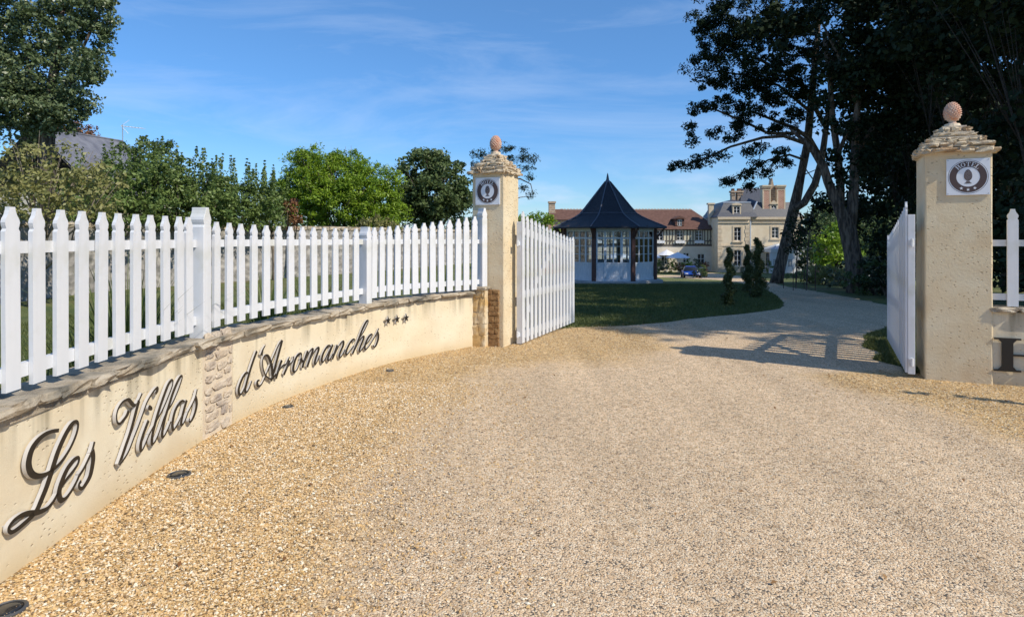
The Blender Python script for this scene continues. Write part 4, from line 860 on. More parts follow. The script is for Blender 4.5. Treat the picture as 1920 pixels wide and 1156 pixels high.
# mansard of pavilion A
def frustum(m,x0,x1,y0,y1,z0,X0,X1,Y0,Y1,z1,mi=0):
    m.add([(x0,y0,z0),(x1,y0,z0),(x1,y1,z0),(x0,y1,z0),(X0,Y0,z1),(X1,Y0,z1),(X1,Y1,z1),(X0,Y1,z1)],[(0,1,5,4),(1,2,6,5),(2,3,7,6),(3,0,4,7),(4,5,6,7),(3,2,1,0)],mi)
m=MB(); frustum(m,-.2,XA+1.2,-.15,9,zc+.06,.35,XA+.9,.35,8.6,zc+.75); frustum(m,.35,XA+.9,.35,8.6,zc+.752,1.1,XA+.4,.95,8.0,zc+2.15); frustum(m,1.1,XA+.4,.95,8,zc+2.152,3.0,XA-1.2,3.6,5.4,zc+2.7)
frustum(m,XA+.1,Wd+.15,.28,11.8,zc+.065,XA+1.4,Wd-1.2,1.4,10.6,zc+2.2)
# steep pyramid behind the chimneys
xa,xb=mxx(1398),mxx(1482)
frustum(m,xa,xb,3.0,9.5,zc+1.8,mxx(1414),mxx(1452),5.6,6.6,mzz(349))
m.build('roof','slate',mn)
m=MB(); m.box(1.0,XA+.5,.85,.98,zc+2.10,zc+2.25); m.tube([(mxx(1414),5.6,mzz(348.5)),(mxx(1452),5.6,mzz(348.5))],.09,6); m.bar((XA+.1,.2,zc+.1),(XA+1.5,1.3,zc+2.3),.14,.14); m.build('roof_lead','zinc_pale',mn)
# small corner chimney at left edge
m=MB(); m.box(-.35,.35,3.5,4.3,zc-1,mzz(381)); m.box(-.5,.5,3.4,4.4,mzz(381)+.002,mzz(378)); m.build('chimney','dressed',mn)
for a,b in ((1389,1396),(1400,1410)):
    m=MB(); x0_,x1_=mxx(a),mxx(b); m.box(x0_,x1_,4.5,5.4,zc+1.8,mzz(357)); m.box(x0_-.14,x1_+.14,4.36,5.54,mzz(357)+.002,mzz(353.5)); m.box(x0_-.05,x1_+.05,4.42,5.48,mzz(362),mzz(360)); ch=m.build('chimney','stonebrick',mn)
    m=MB(); m.box(x0_+.1,x1_-.1,4.65,5.25,mzz(353.5)+.002,mzz(349)); m.build('chimney_pot','tile_red',ch)
for a,b in ((1432.5,1447),(1459,1474)):
    x0_,x1_=mxx(a),mxx(b); m=MB(); m.box(x0_,x1_,.9,1.9,zc-.2,mzz(352)); ch=m.build('chimney','brick',mn)
    m=MB(); m.box(x0_-.05,x1_+.05,.8,2.0,mzz(352)+.002,mzz(349.5)); m.box(x0_-.11,x1_+.11,.72,2.08,mzz(349.5)+.002,mzz(346.5)); m.build('cornice','dressed',ch)
    m=MB(); m.box(x0_-.12,x1_+.12,.78,2.02,zc-.2,mzz(400)); m.build('base','dressed',ch)
    m=MB(); m.box(x0_-.04,x1_+.04,.86,1.94,mzz(356),mzz(354.5)); m.build('band','dressed',ch)
    m=MB(); m.box(x0_-.02,x0_+.16,.88,1.92,mzz(400)+.002,mzz(356)-.002); m.build('quoin','dressed',ch)
    m=MB(); m.box(x1_-.16,x1_+.02,.88,1.92,mzz(400)+.002,mzz(356)-.002); m.build('quoin','dressed',ch)
# stone dormer gable between the brick chimneys
x0_,x1_=mxx(1447.2),mxx(1458.8); xm=(x0_+x1_)/2
m=MB(); m.box(x0_,x1_,1.5,2.6,zc,mzz(360)); m.prism([(x0_,mzz(360)+.002),(x1_,mzz(360)+.002),(xm,mzz(332))],lambda a,b,d:(a,d,b),1.5,2.6); m.build('gable','stonebrick',mn)
def dormer(parent,xc,z0,z1,wd,y,curved,nm='dormer'):
    m=MB(); s=.16
    m.box(xc-wd/2-s,xc-wd/2,y,y+1.6,z0-.1,z1); m.box(xc+wd/2,xc+wd/2+s,y,y+1.6,z0-.1,z1); m.box(xc-wd/2-s,xc+wd/2+s,y,y+1.6,z1+.002,z1+.18)
    if curved:
        pl=[(xc+(wd/2+s+.12)*math.cos(t_),z1+.18+.32*math.sin(t_)) for t_ in np.linspace(0,PI,14)]; m.prism(pl,lambda a,b,d:(a,d,b),y-.1,y+1.6)
    else: m.prism([(xc-wd/2-s-.12,z1+.18),(xc+wd/2+s+.12,z1+.18),(xc,z1+.75)],lambda a,b,d:(a,d,b),y-.1,y+1.4)
    o=m.build(nm,'dressed',parent); window(o,xc,z0,z1,wd,y+.1,1,2); return o
dormer(mn,mxx(1381.5),mzz(404.5),mzz(387),.85,.15,True)
dormer(mn,mxx(1453),mzz(400),mzz(385),.72,.85,False)
m=MB(); m.tube([(mxx(1407),.30,0),(mxx(1407),.30,zc)],.11,8); m.build('drainpipe','zinc_pale',mn)
# conservatory
cx0,cx1=mxx(1430),mxx(1508); cy0=-3.2; ze=mzz(471.5)
cv=MB(); cv.box(cx0,cx1,cy0,.42,-.8,.95); 
for xx in np.linspace(cx0,cx1,7): cv.box(xx-.22,xx+.22,cy0-.03,cy0+.2,-.8,ze)
cv.box(cx0-.15,cx1+.15,cy0-.15,.41,ze,ze+.42); cons=cv.build('conservatory','joinery_white',mn)
xs=np.linspace(cx0,cx1,7)
for a,b in zip(xs[:-1],xs[1:]): window(cons,(a+b)/2,.95,ze-.9,b-a-.46,cy0+.06,2,3); 
m=MB(); m.box(cx0,cx1,cy0+.03,cy0+.1,ze-.9,ze); m.build('fascia','joinery_white',cons)
m=MB(); frustum(m,cx0-.2,cx1+.2,cy0-.2,.41,ze+.422,cx0+1.9,cx1-1.9,-.6,.40,mzz(457)); gr=m.build('glass_roof','zinc_pale',cons)
m=MB()
for f_ in np.linspace(0,1,12):
    a=Vector((cx0-.2+(cx1-cx0+.4)*f_,cy0-.22,ze+.46)); b=Vector((cx0+1.9+(cx1-cx0-3.8)*f_,-.62,mzz(457)+.03)); m.bar(a,b,.07,.06)
m.build('glazing_bars','joinery_white',gr)
# ---- half timbered wing at depth 95
RZ=93.2; kr=RZ/F; rx0=(1040-960)*kr; rb=gh(rx0+12,RZ)
def rx(px): return (px-1040)*kr
def rz(py): return EYE+(440-py)*kr-rb
wg=thing('half_timbered_wing','long half timbered wing with red tiled roof and white windows, between gazebo and mansion','house',(rx0,RZ,rb))
RX1=rx(1347); zf=rz(460); zev=rz(429)
hu=[(rx(c-6),rx(c+6),rz(450.5),rz(431.5)) for c in (1085,1121,1159,1198,1237,1275,1310.5)]
hl_=[(rx(1308),rx(1321),rz(503),rz(476)),(rx(1281),rx(1292),rz(492),rz(474)),(rx(1240),rx(1252),rz(495),rz(474))]
wallholes(wg,'lower_wall','facade_pale',0,RX1,-1,zf,0,hl_)
wallholes(wg,'upper_wall','plaster_cream',0,RX1,zf+.002,zev,0,hu)
m=MB(); m.box(0,.3,.302,9,-1,zev); m.box(RX1-.3,RX1,.302,9,-1,zev); m.build('side_wall','facade_pale',wg)
m=MB(); m.box(-.02,RX1,-.07,-.002,zf-.1,zf+.18); m.box(-.02,RX1,-.06,-.002,zev-.2,zev-.02); x=.1; rnd=random.Random(4)
m.box(-.02,RX1,-.05,-.002,rz(451.5)-.07,rz(451.5)+.07)
while x<RX1-.2:
    if not any(h[0]-.15<x<h[1]+.15 for h in hu): m.box(x-.075,x+.075,-.045,-.003,zf+.18,zev-.2)
    elif 1: m.box(x-.075,x+.075,-.045,-.003,zf+.18,rz(451.5)-.07)
    x+=.43
for h in hu:
    for xx in (h[0]-.12,h[1]): m.box(xx,xx+.12,-.055,-.002,zf+.18,zev-.2)
for a,b in ((1326,1334),(1256,1262)): m.bar((rx(a),-.03,zf+.2),(rx(b),-.03,zf+1.4),.04,.16,up=(0,1,0))
m.build('timber_frame','timber_grey',wg)
for h in hu:
    w_=window(wg,(h[0]+h[1])/2,h[2],h[3],h[1]-h[0],.1,1,2)
    m=MB(); xc=(h[0]+h[1])/2; m.box(xc-.68,xc+.68,-.34,-.075,h[2]-.42,h[2]-.06)
    for q in range(7): m.box(xc-.7+.21*q,xc-.64+.21*q,-.36,-.345,h[2]-.42,h[2]+.02)
    m.build('window_box','joinery_white',w_)
for i,h in enumerate(hl_): window(wg,(h[0]+h[1])/2,h[2],h[3],h[1]-h[0],.1,1,2,name='french_window' if i==0 else 'window')
zr=rz(390.5); 
m=MB(); frustum(m,-.5,RX1+.1,-.55,9.5,zev-.06,rx(1056),rx(1312),4.4,4.6,zr); m.build('roof','tile_red',wg)
m=MB(); x=rx(1056); pr=[]
while x<rx(1312): pr+=[(x,zr+.14),(x+.26,zr+.14),(x+.262,zr+.03),(x+.48,zr+.03)]; x+=.48.__float__()
for k in range(len(pr)-1): m.add([(pr[k][0],4.38,zr-.05),(pr[k+1][0],4.38,zr-.05),(pr[k+1][0],4.38,pr[k+1][1]),(pr[k][0],4.38,pr[k][1]),(pr[k][0],4.62,zr-.05),(pr[k+1][0],4.62,zr-.05),(pr[k+1][0],4.62,pr[k+1][1]),(pr[k][0],4.62,pr[k][1])],[(0,1,2,3),(7,6,5,4),(3,2,6,7)])
m.tube([(rx(1312),4.5,zr+.03),(RX1+.1,-.55,zev)],.07,6); m.tube([(rx(1056),4.5,zr+.03),(-.5,-.55,zev)],.09,6); m.build('ridge','ridge_pale',wg)
m=MB(); xc=rx(1275); a=.66; y=.1
m.box(xc-a,xc-.32,y,y+1.7,rz(423),rz(411.5)); m.box(xc+.32,xc+a,y,y+1.7,rz(423),rz(411.5)); m.box(xc-a,xc+a,y,y+1.7,rz(411.5)+.002,rz(410)); m.prism([(xc-a-.25,rz(410)),(xc+a+.25,rz(410)),(xc,rz(404.5))],lambda p,q,d:(p,d,q),y-.25,y+2.6)
o=m.build('dormer','tile_red',wg); window(o,xc,rz(423),rz(411.5),.64,y+.05,1,1)
# ---- brick lodge with chimney, left of the gazebo
z0=84; kq=z0/F; lb=gh((1040-960)*kq,z0)
def qz(py): return EYE+(440-py)*kq-lb
def qx(px): return (px-1021)*kq
lg=thing('brick_lodge','red brick lodge with hipped tile roof and banded chimney, just left of the gazebo roof','house',((1021-960)*kq,z0,lb))
m=MB(); m.box(0,qx(1075),0,5,-1,qz(413)); m.build('wall','brick',lg)
m=MB(); frustum(m,-.4,qx(1079),-.4,5.6,qz(412),qx(1042),qx(1058),2.0,3.2,qz(391)); rr_=m.build('roof','tile_red',lg)
m=MB(); m.box(qx(1030),qx(1042),1.2,2.1,qz(400),qz(380)); m.box(qx(1029),qx(1043.5),1.1,2.2,qz(380)+.002,qz(376.5)); m.box(qx(1029.5),qx(1043),1.14,2.16,qz(399.5),qz(396)); m.build('chimney','stonebrick',rr_)
# ---- slate roofed house on the far left
hz_=36.0; kk=hz_/F
hb=thing('slate_roof_house','house with grey slate roof rising behind the hedge at the far left','house',((95-960)*kk,hz_,0))
lx=lambda px,z=hz_:(px-960)/F*z-(95-960)*kk
# ridge runs from (70,240) to (232,266), gable edge down to (246,300)
A_=W(60,236,33); B_=W(230,265,39.5); dn=Vector((-(B_-A_).y,(B_-A_).x,0)).normalized()*-1
if dn.y>0: dn=-dn
A2=A_+dn*3.6-Vector((0,0,3.4)); B2=B_+dn*3.6-Vector((0,0,3.4)); A3=A_-dn*3.6-Vector((0,0,3.4)); B3=B_-dn*3.6-Vector((0,0,3.4)); O_=hb.location
th=Vector((0,0,.12)); m=MB()
m.add([A_-O_,B_-O_,B2-O_,A2-O_,A3-O_,B3-O_],[(3,2,1,0),(0,1,5,4)]); m.add([p-O_-th for p in (A_,B_,B2,A2,A3,B3)],[(0,1,2,3),(4,5,1,0)])
m.tube([A_-O_,B_-O_],.07,6); m.build('roof','slate_grey',hb)
m=MB(); i_=.25
def wl(p,q): m.add([p-O_,q-O_,Vector((q.x,q.y,0))-O_,Vector((p.x,p.y,0))-O_],[(0,1,2,3)])
ins=[A2*.93+A_*.07-th*2,B2*.93+B_*.07-th*2,B3*.93+B_*.07-th*2,A3*.93+A_*.07-th*2]
for a,b in zip(ins,ins[1:]+ins[:1]): wl(a,b)
Bi=B_-th*3-(B_-A_).normalized()*.05; m.add([ins[1]-O_,ins[2]-O_,Bi-O_],[(0,1,2)]); m.build('wall','facade_pale',hb)
ant=thing('tv_antenna','white television antenna on the gable end of the grey slate roof','antenna',tuple(B_))
m=MB(); m.tube([(0,0,-.5),(0,0,1.05)],.03,6); m.build('mast','steel',ant)
m=MB(); m.tube([(-.1,0,.95),(1.1,.3,.85)],.022,5)
for f_ in np.linspace(.1,1,7): m.tube([(-.1+1.2*f_,.3*f_-.25,.95-.1*f_),(-.1+1.2*f_,.3*f_+.25,.95-.1*f_)],.014,4)
m.tube([(-.1,0,.95),(.35,.1,1.35)],.016,4); m.tube([(-.1,0,.95),(.3,.1,.5)],.016,4); m.build('boom','joinery_white',ant)

# ============================================================ far stone wall behind the fence
pa,pb,pc_=G(-160,590),G(180,546),G(640,512.5); pd=G(905,493)
sw=thing('stone_wall','long rubble stone garden wall across the lawn, seen between the fence pickets','wall',tuple(pb))
mat('far_rubble',(.20,.19,.18),(.42,.39,.35),scale=5,rough=.95,bump=1,bscale=5,bdist=.06,bkind='v',c3=(.26,.24,.22),s3=1.2)
m=MB(); cp=MB()
for a,b in ((pa,pb),(pb,pc_),(pc_,pd)):
    n_=Vector((-(b-a).y,(b-a).x,0)).normalized()*.2
    m.add([a-n_-sw.location+Vector((0,0,-.6)),b-n_-sw.location+Vector((0,0,-.6)),b+n_-sw.location+Vector((0,0,-.6)),a+n_-sw.location+Vector((0,0,-.6))]+[q-sw.location+Vector((0,0,1.85)) for q in (a-n_,b-n_,b+n_,a+n_)],[(0,1,5,4),(1,2,6,5),(2,3,7,6),(3,0,4,7)])
    L=(b-a).length; x=0; rnd=random.Random(int(L*10))
    while x<L:
        l=rnd.uniform(.3,.8); c0=a+(b-a)*((x+l/2)/L)-sw.location; ang=math.atan2((b-a).y,(b-a).x)
        def T(q,c0=c0,ang=ang): return (c0.x+q[0]*math.cos(ang)-q[1]*math.sin(ang),c0.y+q[0]*math.sin(ang)+q[1]*math.cos(ang),c0.z+q[2])
        cp.stone((0,0,1.9),(l,.5,.16),rnd,T,j=.1,e=.4); x+=l
m.build('rubble_masonry','far_rubble',sw); cp.build('coping','coping_stone',sw)
# ============================================================ vegetation
def bl(px,py,z,rpx,rpy,ry=None):
    c=W(px,py,z); k=z/F; return (tuple(c),(rpx*k,(ry if ry else (rpx+rpy)*.5*k),rpy*k))
def gpos(px,py): g=G(px,py); return (g.x,g.y,g.z-.02)
# topiary spirals
def topiary(px,py,h,label,seed,r0=.24):
    g=Vector(gpos(px,py)); t=thing('topiary_spiral',label,'topiary',tuple(g),0,'spiral topiaries at the lawn edge'); rng=np.random.default_rng(seed)
    n=90; k=np.linspace(0,1,n); th=k*2*PI*3.1+seed; r=(r0*(1-.7*k))*.42; zc_=.10+h*k*.93
    C=np.stack([r*np.cos(th),r*np.sin(th),zc_],1)
    C=np.concatenate([C,np.stack([0*k[:30],0*k[:30],np.linspace(.05,h*.9,30)],1)])
    sr=np.concatenate([r0*(.62-.36*k)*(.6+.8*rng.random(n)),r0*np.linspace(.5,.2,30)]); V,v=leafcloud(C,sr,80,.038,rng,.3,.1); V[:,2]+=0
    m=MB(); m.tube([(0,0,-.05),(0,0,h*.9)],[.03,.012],6); m.build('trunk','bark',t,smooth=True)
    npmesh('foliage',V,4,'topiary_leaf',t,v)
topiary(1367,574,1.42,'nearest and shortest spiral clipped conifer, alone at left on the shaded lawn',1,.21)
topiary(1421,559,1.72,'tallest spiral clipped conifer, rightmost beside the drive',2,.29)
topiary(1402,548,1.55,'middle spiral clipped conifer, set back behind the tallest one',3,.24)

# ---- the two big pines
Z1=27.0
def wp(l,z): return [W(a,b,z if len(q)<3 else q[2]) for q in l for a,b in [q[:2]]]
def path(l,z): return [W(q[0],q[1],q[2] if len(q)>2 else z) for q in l]
b1=gpos(1456,531)
Z1=b1[1]
trunk1=path([(1453,540),(1462,505),(1476,440),(1490,385),(1502,330),(1514,270),(1520,200),(1528,120),(1535,40),(1545,-60)],Z1)
r1=[.29,.245,.225,.225,.175,.17,.15,.13,.10,.06]
limbB=(path([(1488,392),(1508,380),(1528,345),(1541,300),(1549,240),(1560,160),(1575,70)],Z1-.6),[.175,.165,.155,.14,.12,.10,.06])
br=lambda l,r0,r1_,z: (path(l,z),list(np.linspace(r0*.72,r1_*.8,len(l))))
limbs1=[limbB,br([(1541,300),(1520,262),(1490,240),(1450,225),(1400,205)],.16,.05,Z1-1),br([(1549,240),(1500,150),(1420,110),(1340,90)],.14,.04,Z1-1.5),
 br([(1514,270),(1470,255),(1430,258),(1370,275),(1320,298),(1275,313)],.12,.03,Z1-2),br([(1516,250),(1440,250),(1400,230),(1340,205),(1300,200)],.11,.03,Z1-1),
 br([(1509,300),(1480,290),(1440,300),(1410,318),(1360,338)],.08,.02,Z1-1),br([(1520,210),(1460,160),(1390,140),(1310,130)],.1,.03,Z1-1),br([(1428,262),(1424,300),(1420,335)],.03,.01,Z1-1),
 br([(1535,350),(1520,330),(1506,310),(1500,290)],.04,.02,Z1-.5),br([(1502,330),(1530,318),(1560,330)],.035,.015,Z1),br([(1541,300),(1565,310),(1590,300)],.04,.015,Z1)]
bl1=[bl(*q) for q in (
 (1266,312,Z1-2,16,9),(1290,307,Z1-2,22,9),(1312,298,Z1-2,18,8),(1344,290,Z1-2,18,8),(1352,343,Z1-1,16,6),(1375,334,Z1-1,22,9),(1400,322,Z1-1,16,9),(1420,308,Z1-1,18,8),(1440,325,Z1-1,12,12),(1405,350,Z1-1,12,5),
 (1300,262,Z1-1,18,12),(1330,250,Z1-1,22,12),(1297,238,Z1-1,12,9),(1365,262,Z1-1,26,12),(1310,205,Z1-1,26,20),(1345,190,Z1-1.5,34,24),(1385,235,Z1-1,34,20),(1420,215,Z1-1.5,40,26),(1460,240,Z1-1,36,22),(1490,215,Z1-1,34,26),
 (1440,180,Z1-2,44,30),(1390,165,Z1-2,40,28),(1330,150,Z1-2,30,26),(1300,120,Z1-2,16,22),(1345,105,Z1-2,40,30),(1300,48,Z1-3,22,14),(1330,50,Z1-3,34,24),(1400,110,Z1-3,50,34),(1460,120,Z1-3,50,36),(1370,40,Z1-3,46,40),(1440,50,Z1-3,60,46),(1510,90,Z1-2,50,44),(1530,30,Z1-3,60,46),
 (1400,-30,Z1-3,90,40),(1490,-40,Z1-2,90,60),(1360,80,Z1-2,50,40),(1400,60,Z1-2,50,40),(1340,20,Z1-3,50,36),(1420,140,Z1-1,50,34),(1480,60,Z1-2,60,50),(1360,150,Z1-2,34,24),(1380,200,Z1-1,34,18),(1450,150,Z1-1,44,30),(1490,180,Z1-1,40,28),(1455,300,Z1-1,20,14),(1430,275,Z1-1,24,9),(1470,285,Z1-1,22,10),(1570,110,Z1-1,50,50),(1500,150,Z1-2,44,34),(1475,310,Z1-.5,10,12),(1405,285,Z1-1,10,6))]
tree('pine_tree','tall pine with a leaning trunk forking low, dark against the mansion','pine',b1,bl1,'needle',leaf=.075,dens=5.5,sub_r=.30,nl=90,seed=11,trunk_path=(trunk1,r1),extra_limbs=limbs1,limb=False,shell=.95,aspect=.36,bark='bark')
b2=gpos(1607,549); Z2=b2[1]
trunk2=path([(1611,560),(1606,520),(1598,470),(1590,430),(1580,405),(1566,375),(1553,340),(1544,312),(1525,283),(1505,262),(1480,240)],Z2)
r2=[.40,.29,.25,.26,.19,.145,.14,.13,.10,.07,.03]
limbs2=[br([(1592,432),(1598,400),(1601,355),(1603,290),(1608,200),(1612,100)],.27,.10,Z2),br([(1576,400),(1576,350),(1571,290),(1562,230),(1556,150),(1545,60)],.20,.08,Z2+.6),
 br([(1603,290),(1650,220),(1700,140)],.12,.05,Z2),br([(1571,290),(1600,220),(1640,120)],.1,.04,Z2),br([(1608,200),(1580,120),(1540,40)],.1,.04,Z2)]
bl2=[bl(*q) for q in (
 (1585,330,Z2,34,22),(1560,290,Z2,26,18),(1620,300,Z2,40,30),(1600,240,Z2,50,34),(1650,250,Z2,44,34),(1560,200,Z2+1,44,34),(1620,180,Z2,60,44),(1680,190,Z2,60,46),(1570,130,Z2,60,44),(1640,110,Z2-1,70,50),(1710,110,Z2-1,70,56),(1600,50,Z2-1,80,56),(1680,40,Z2-1,90,60),(1630,-30,Z2-1,120,50),(1630,345,Z2+1,26,18),(1660,320,Z2+1,30,24),(1545,385,Z2+1,14,9),(1610,390,Z2+1,20,14),(1640,400,Z2+1.5,34,24),(1655,450,Z2+2,26,22),(1740,-60,Z2,120,60))]
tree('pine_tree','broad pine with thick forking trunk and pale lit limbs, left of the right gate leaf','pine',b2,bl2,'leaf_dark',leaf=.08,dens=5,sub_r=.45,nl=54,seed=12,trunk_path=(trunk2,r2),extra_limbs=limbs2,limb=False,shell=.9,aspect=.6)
# ---- dark broadleaf mass to the right and overhead
def darktree(px,py,z,label,blobs,seed,tr=.3,dens=3.6,leaf=.095,matn='leaf_dark',hgt=None):
    b=Vector(((px-960)/F*z,z,0)); b.z=gh(b.x,b.y)-.02
    tree('broadleaf_tree',label,'tree',tuple(b),[bl(*q) for q in blobs],matn,leaf=leaf,dens=dens,sub_r=.5,nl=44,trunk_r=tr,seed=seed,shell=.85,aspect=.62,bark='bark_dark',lk=.25)
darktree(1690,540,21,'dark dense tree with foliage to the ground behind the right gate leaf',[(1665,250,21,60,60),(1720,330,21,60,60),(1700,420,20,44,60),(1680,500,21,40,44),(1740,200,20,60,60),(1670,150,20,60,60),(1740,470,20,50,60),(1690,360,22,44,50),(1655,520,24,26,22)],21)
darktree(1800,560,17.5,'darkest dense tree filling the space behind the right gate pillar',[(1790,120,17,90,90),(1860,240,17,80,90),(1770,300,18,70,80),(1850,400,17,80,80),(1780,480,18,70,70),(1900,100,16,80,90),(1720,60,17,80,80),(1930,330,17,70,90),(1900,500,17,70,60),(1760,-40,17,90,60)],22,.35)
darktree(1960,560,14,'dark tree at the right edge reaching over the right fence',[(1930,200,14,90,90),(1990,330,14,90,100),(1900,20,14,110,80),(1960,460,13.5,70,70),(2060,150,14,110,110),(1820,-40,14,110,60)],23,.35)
# crowns that stand mostly outside the frame and shade the lawn
def offtree(x,y,label,blobs,seed,dens=3.6):
    tree('broadleaf_tree',label,'tree',(x,y,gh(x,y)-.02),blobs,'leaf_dark',leaf=.12,dens=dens,sub_r=.5,nl=30,trunk_r=.4,seed=seed,shell=.8,aspect=.65,bark='bark_dark',lk=.3)
_r=random.Random(17); shade={0:[],1:[],2:[]}
tg=[]
for ty,x0_,x1_,st in ((10.9,4.7,8,1.15),(11.7,3.3,9.5,1.1),(12.6,2.3,10,1.1),(13.6,1.6,11,1.2),(14.8,1.2,12,1.35)):
    x=x0_
    while x<x1_:
        if _r.random()>.10: tg.append((x,ty,.95 if ty<13 else 1.05))
        x+=st*_r.uniform(.85,1.15)
for iy,ty in enumerate(np.arange(16.4,33,1.9)):
    for tx in np.arange(1.6+.5*(iy%3),15,2.0):
        if _r.random()>.26: tg.append((tx,ty,_r.uniform(1.1,1.5)))
for tx,ty,r in tg:
    h=_r.uniform(9,12.5); x=tx+.88*h+_r.uniform(-.25,.25); y=ty-.593*h+_r.uniform(-.2,.2)
    shade[0 if y<11 else 1 if y<18 else 2].append(((x,y,h),(r,r,r*.8)))
for iy,ty in enumerate(np.arange(11.6,33,2.3)):
    for tx in np.arange(2.8+.8*(iy%2),15,2.3):
        if _r.random()<(.12 if ty<15 else .32): continue
        h=_r.uniform(14,16.5); x=tx+.88*h; y=ty-.593*h; shade[0 if y<8 else 1 if y<15 else 2].append(((x,y,h),(1.7,1.7,1.2)))
offtree(15.5,9,'tall shade tree beyond the right edge whose crown shades the lawn',shade[0]+[((14.5,10.5,10.5),(3.0,3.0,2.4)),((16.5,8.5,8.5),(2.6,3,2.8))],31)
offtree(18.5,15,'second tall shade tree beyond the right edge, deeper in the garden',shade[1]+[((15.2,16,8),(3.2,3,2.6)),((18,17,11),(3.5,3.5,3))],32,3.6)
offtree(19,24,'third tall shade tree deep in the garden behind the dark trees',shade[2]+[((18,24,11),(3.6,3.6,3)),((16,27,9),(3,3,3)),((13.8,25,12.5),(2.8,2.8,2.2))],33,3.6)
# ---- sunny trees behind the drive, right of the mansion
darktree(1530,500,48,'dark round tree touching the right side of the mansion',[(1545,430,48,34,44),(1535,470,48,26,30),(1560,400,49,30,30),(1550,480,50,34,26)],24,.3,4,.09,'leaf_mid')
darktree(1570,515,40,'small sunlit green tree between the two pine trunks',[(1560,455,40,28,26),(1580,480,40,24,22),(1548,485,40,18,20),(1575,430,41,24,22)],25,.15,6,.10,'leaf_bright')
darktree(1650,520,46,'green tree seen through the gap right of the broad pine trunk',[(1640,440,46,40,40),(1670,480,46,36,34),(1620,470,47,26,30),(1690,420,46,50,50)],26,.25,3,.10,'leaf_mid')
# background wood behind everything on the right
rng=np.random.default_rng(77)
blb=[]
for i in range(34):
    px=1530+i*16; blb.append(bl(px,455-((i*37)%60),62+((i*13)%14),38,60,3))
    if i>5: blb.append(bl(px,340-((i*53)%80),60+((i*17)%12),46,60,3))
    if i>9: blb.append(bl(px,210-((i*29)%60),60+((i*7)%12),52,60,3))
    if i>12: blb.append(bl(px,80-((i*19)%60),60+((i*11)%12),56,60,3))
C=blobs_to_centres(blb,1.1,rng,.9); V,v=leafcloud(C,1.0,30,.24,rng,.65,.4)
tag(npmesh('far_wood',V,4,'leaf_dark',attr=v),'far dark wood closing the view beyond the trees on the right','wood',kind='stuff')

# ---- trees and shrubs on the left, behind the fence
gl=lambda px,z:(((px-960)/F*z),z,-.02)
tree('poplar_tree','tall leafy tree rising out of frame at the upper left corner','tree',gl(70,21),[bl(*q) for q in ((60,30,21,90,60),(150,40,21,60,50),(20,110,21,70,60),(110,100,21,60,50),(165,130,21,36,26),(70,170,21,70,46),(130,190,21,42,30),(20,200,21,60,50),(90,225,21,44,30),(175,15,21,44,30),(205,30,21,20,18),(190,5,21,34,20),(185,140,21,18,12),(160,150,21,24,16),(200,75,21,14,10),(60,215,21,60,34),(105,238,21,40,20),(30,235,21,60,34),(170,100,21,30,20),(150,165,20.5,30,20),(125,215,20.5,34,22),(95,200,20.3,50,34),(30,170,20.3,60,50),(150,120,20.3,40,40),(145,195,21,26,16),(60,-50,21,130,60),(-50,100,21,80,100),(-40,0,21,90,80),(190,60,21,22,20))],'leaf_poplar',leaf=.062,dens=11,sub_r=.30,nl=52,seed=41,shell=.85,aspect=.62,bark='bark',limb=False,trunk_path=(path([(84,470),(88,300),(90,240),(96,170),(108,90),(118,0)],21),[.26,.22,.20,.16,.12,.08]),extra_limbs=[br([(92,230),(125,150),(160,80),(190,20)],.12,.03,21),br([(90,240),(60,160),(40,60)],.13,.04,21),br([(94,190),(130,160),(170,130)],.08,.02,21),br([(89,260),(40,200),(0,150)],.1,.03,21)])
def shrub(px,z,label,blobs,matn,seed,leaf=.055,dens=15,nl=46,sub=.22,cat='shrub',nm='garden_shrub',shoots=0,group='shrubs behind the fence'):
    b=gl(px,z); t=tree(nm,label,cat,b,[bl(*q) for q in blobs],matn,leaf=leaf,dens=dens,sub_r=sub,nl=nl,trunk_r=.09,seed=seed,shell=.6,aspect=.6,bark='bark_pale',group=group)
    if shoots:
        rng=np.random.default_rng(seed+100); B=np.array(b); cs=[]
        for q in blobs:
            for _ in range(shoots):
                a=rng.uniform(-1,1); x=q[0]+a*q[3]; top=q[1]-q[4]*math.sqrt(max(0,1-a*a*.9)); h=rng.uniform(.25,.75)
                p=np.array(W(x,top,q[2]+rng.uniform(-.4,.4)))-B
                for k in np.linspace(-.2,h,9): cs.append((p[0]+k*.1*a,p[1],p[2]+k,(.16 if k<.1 else .11*(1.25-k/h))))
        cs=np.array(cs); V,v=leafcloud(cs[:,:3],cs[:,3],13,.042,rng,.55,.3); npmesh('shoots',V,4,matn,t,v)
    return t
shrub(60,14.5,'yellowing branchy shrub at the far left behind the fence',[(30,330,14.5,90,60),(110,330,14.5,80,60),(-40,360,14.5,90,70),(150,315,15,50,32),(60,290,15,60,34),(200,345,15,40,30),(180,370,14.5,60,40),(70,390,14,110,30)],'leaf_yellow',51,.05,9,34,.26)
shrub(220,19,'tall dense green hedge shrub below the grey slate roof',[(190,350,19,60,46),(250,352,19,60,50),(200,390,18.5,80,40),(285,335,19.5,44,40),(160,370,19,50,40),(240,400,18.5,80,36)],'leaf_hedge',52,shoots=5)
shrub(330,20.5,'tall dense green hedge shrub in the middle of the hedge',[(320,342,20.5,66,56),(372,362,20.5,56,50),(405,385,20.5,50,44),(300,390,20,60,40),(350,395,20,70,36)],'leaf_hedge',53,shoots=5)
shrub(455,22.5,'lower green hedge shrub with upright shoots against the sky',[(430,372,22.5,50,44),(480,378,22.5,50,42),(455,405,22,60,28),(400,395,22,40,34)],'leaf_hedge',54,shoots=9)
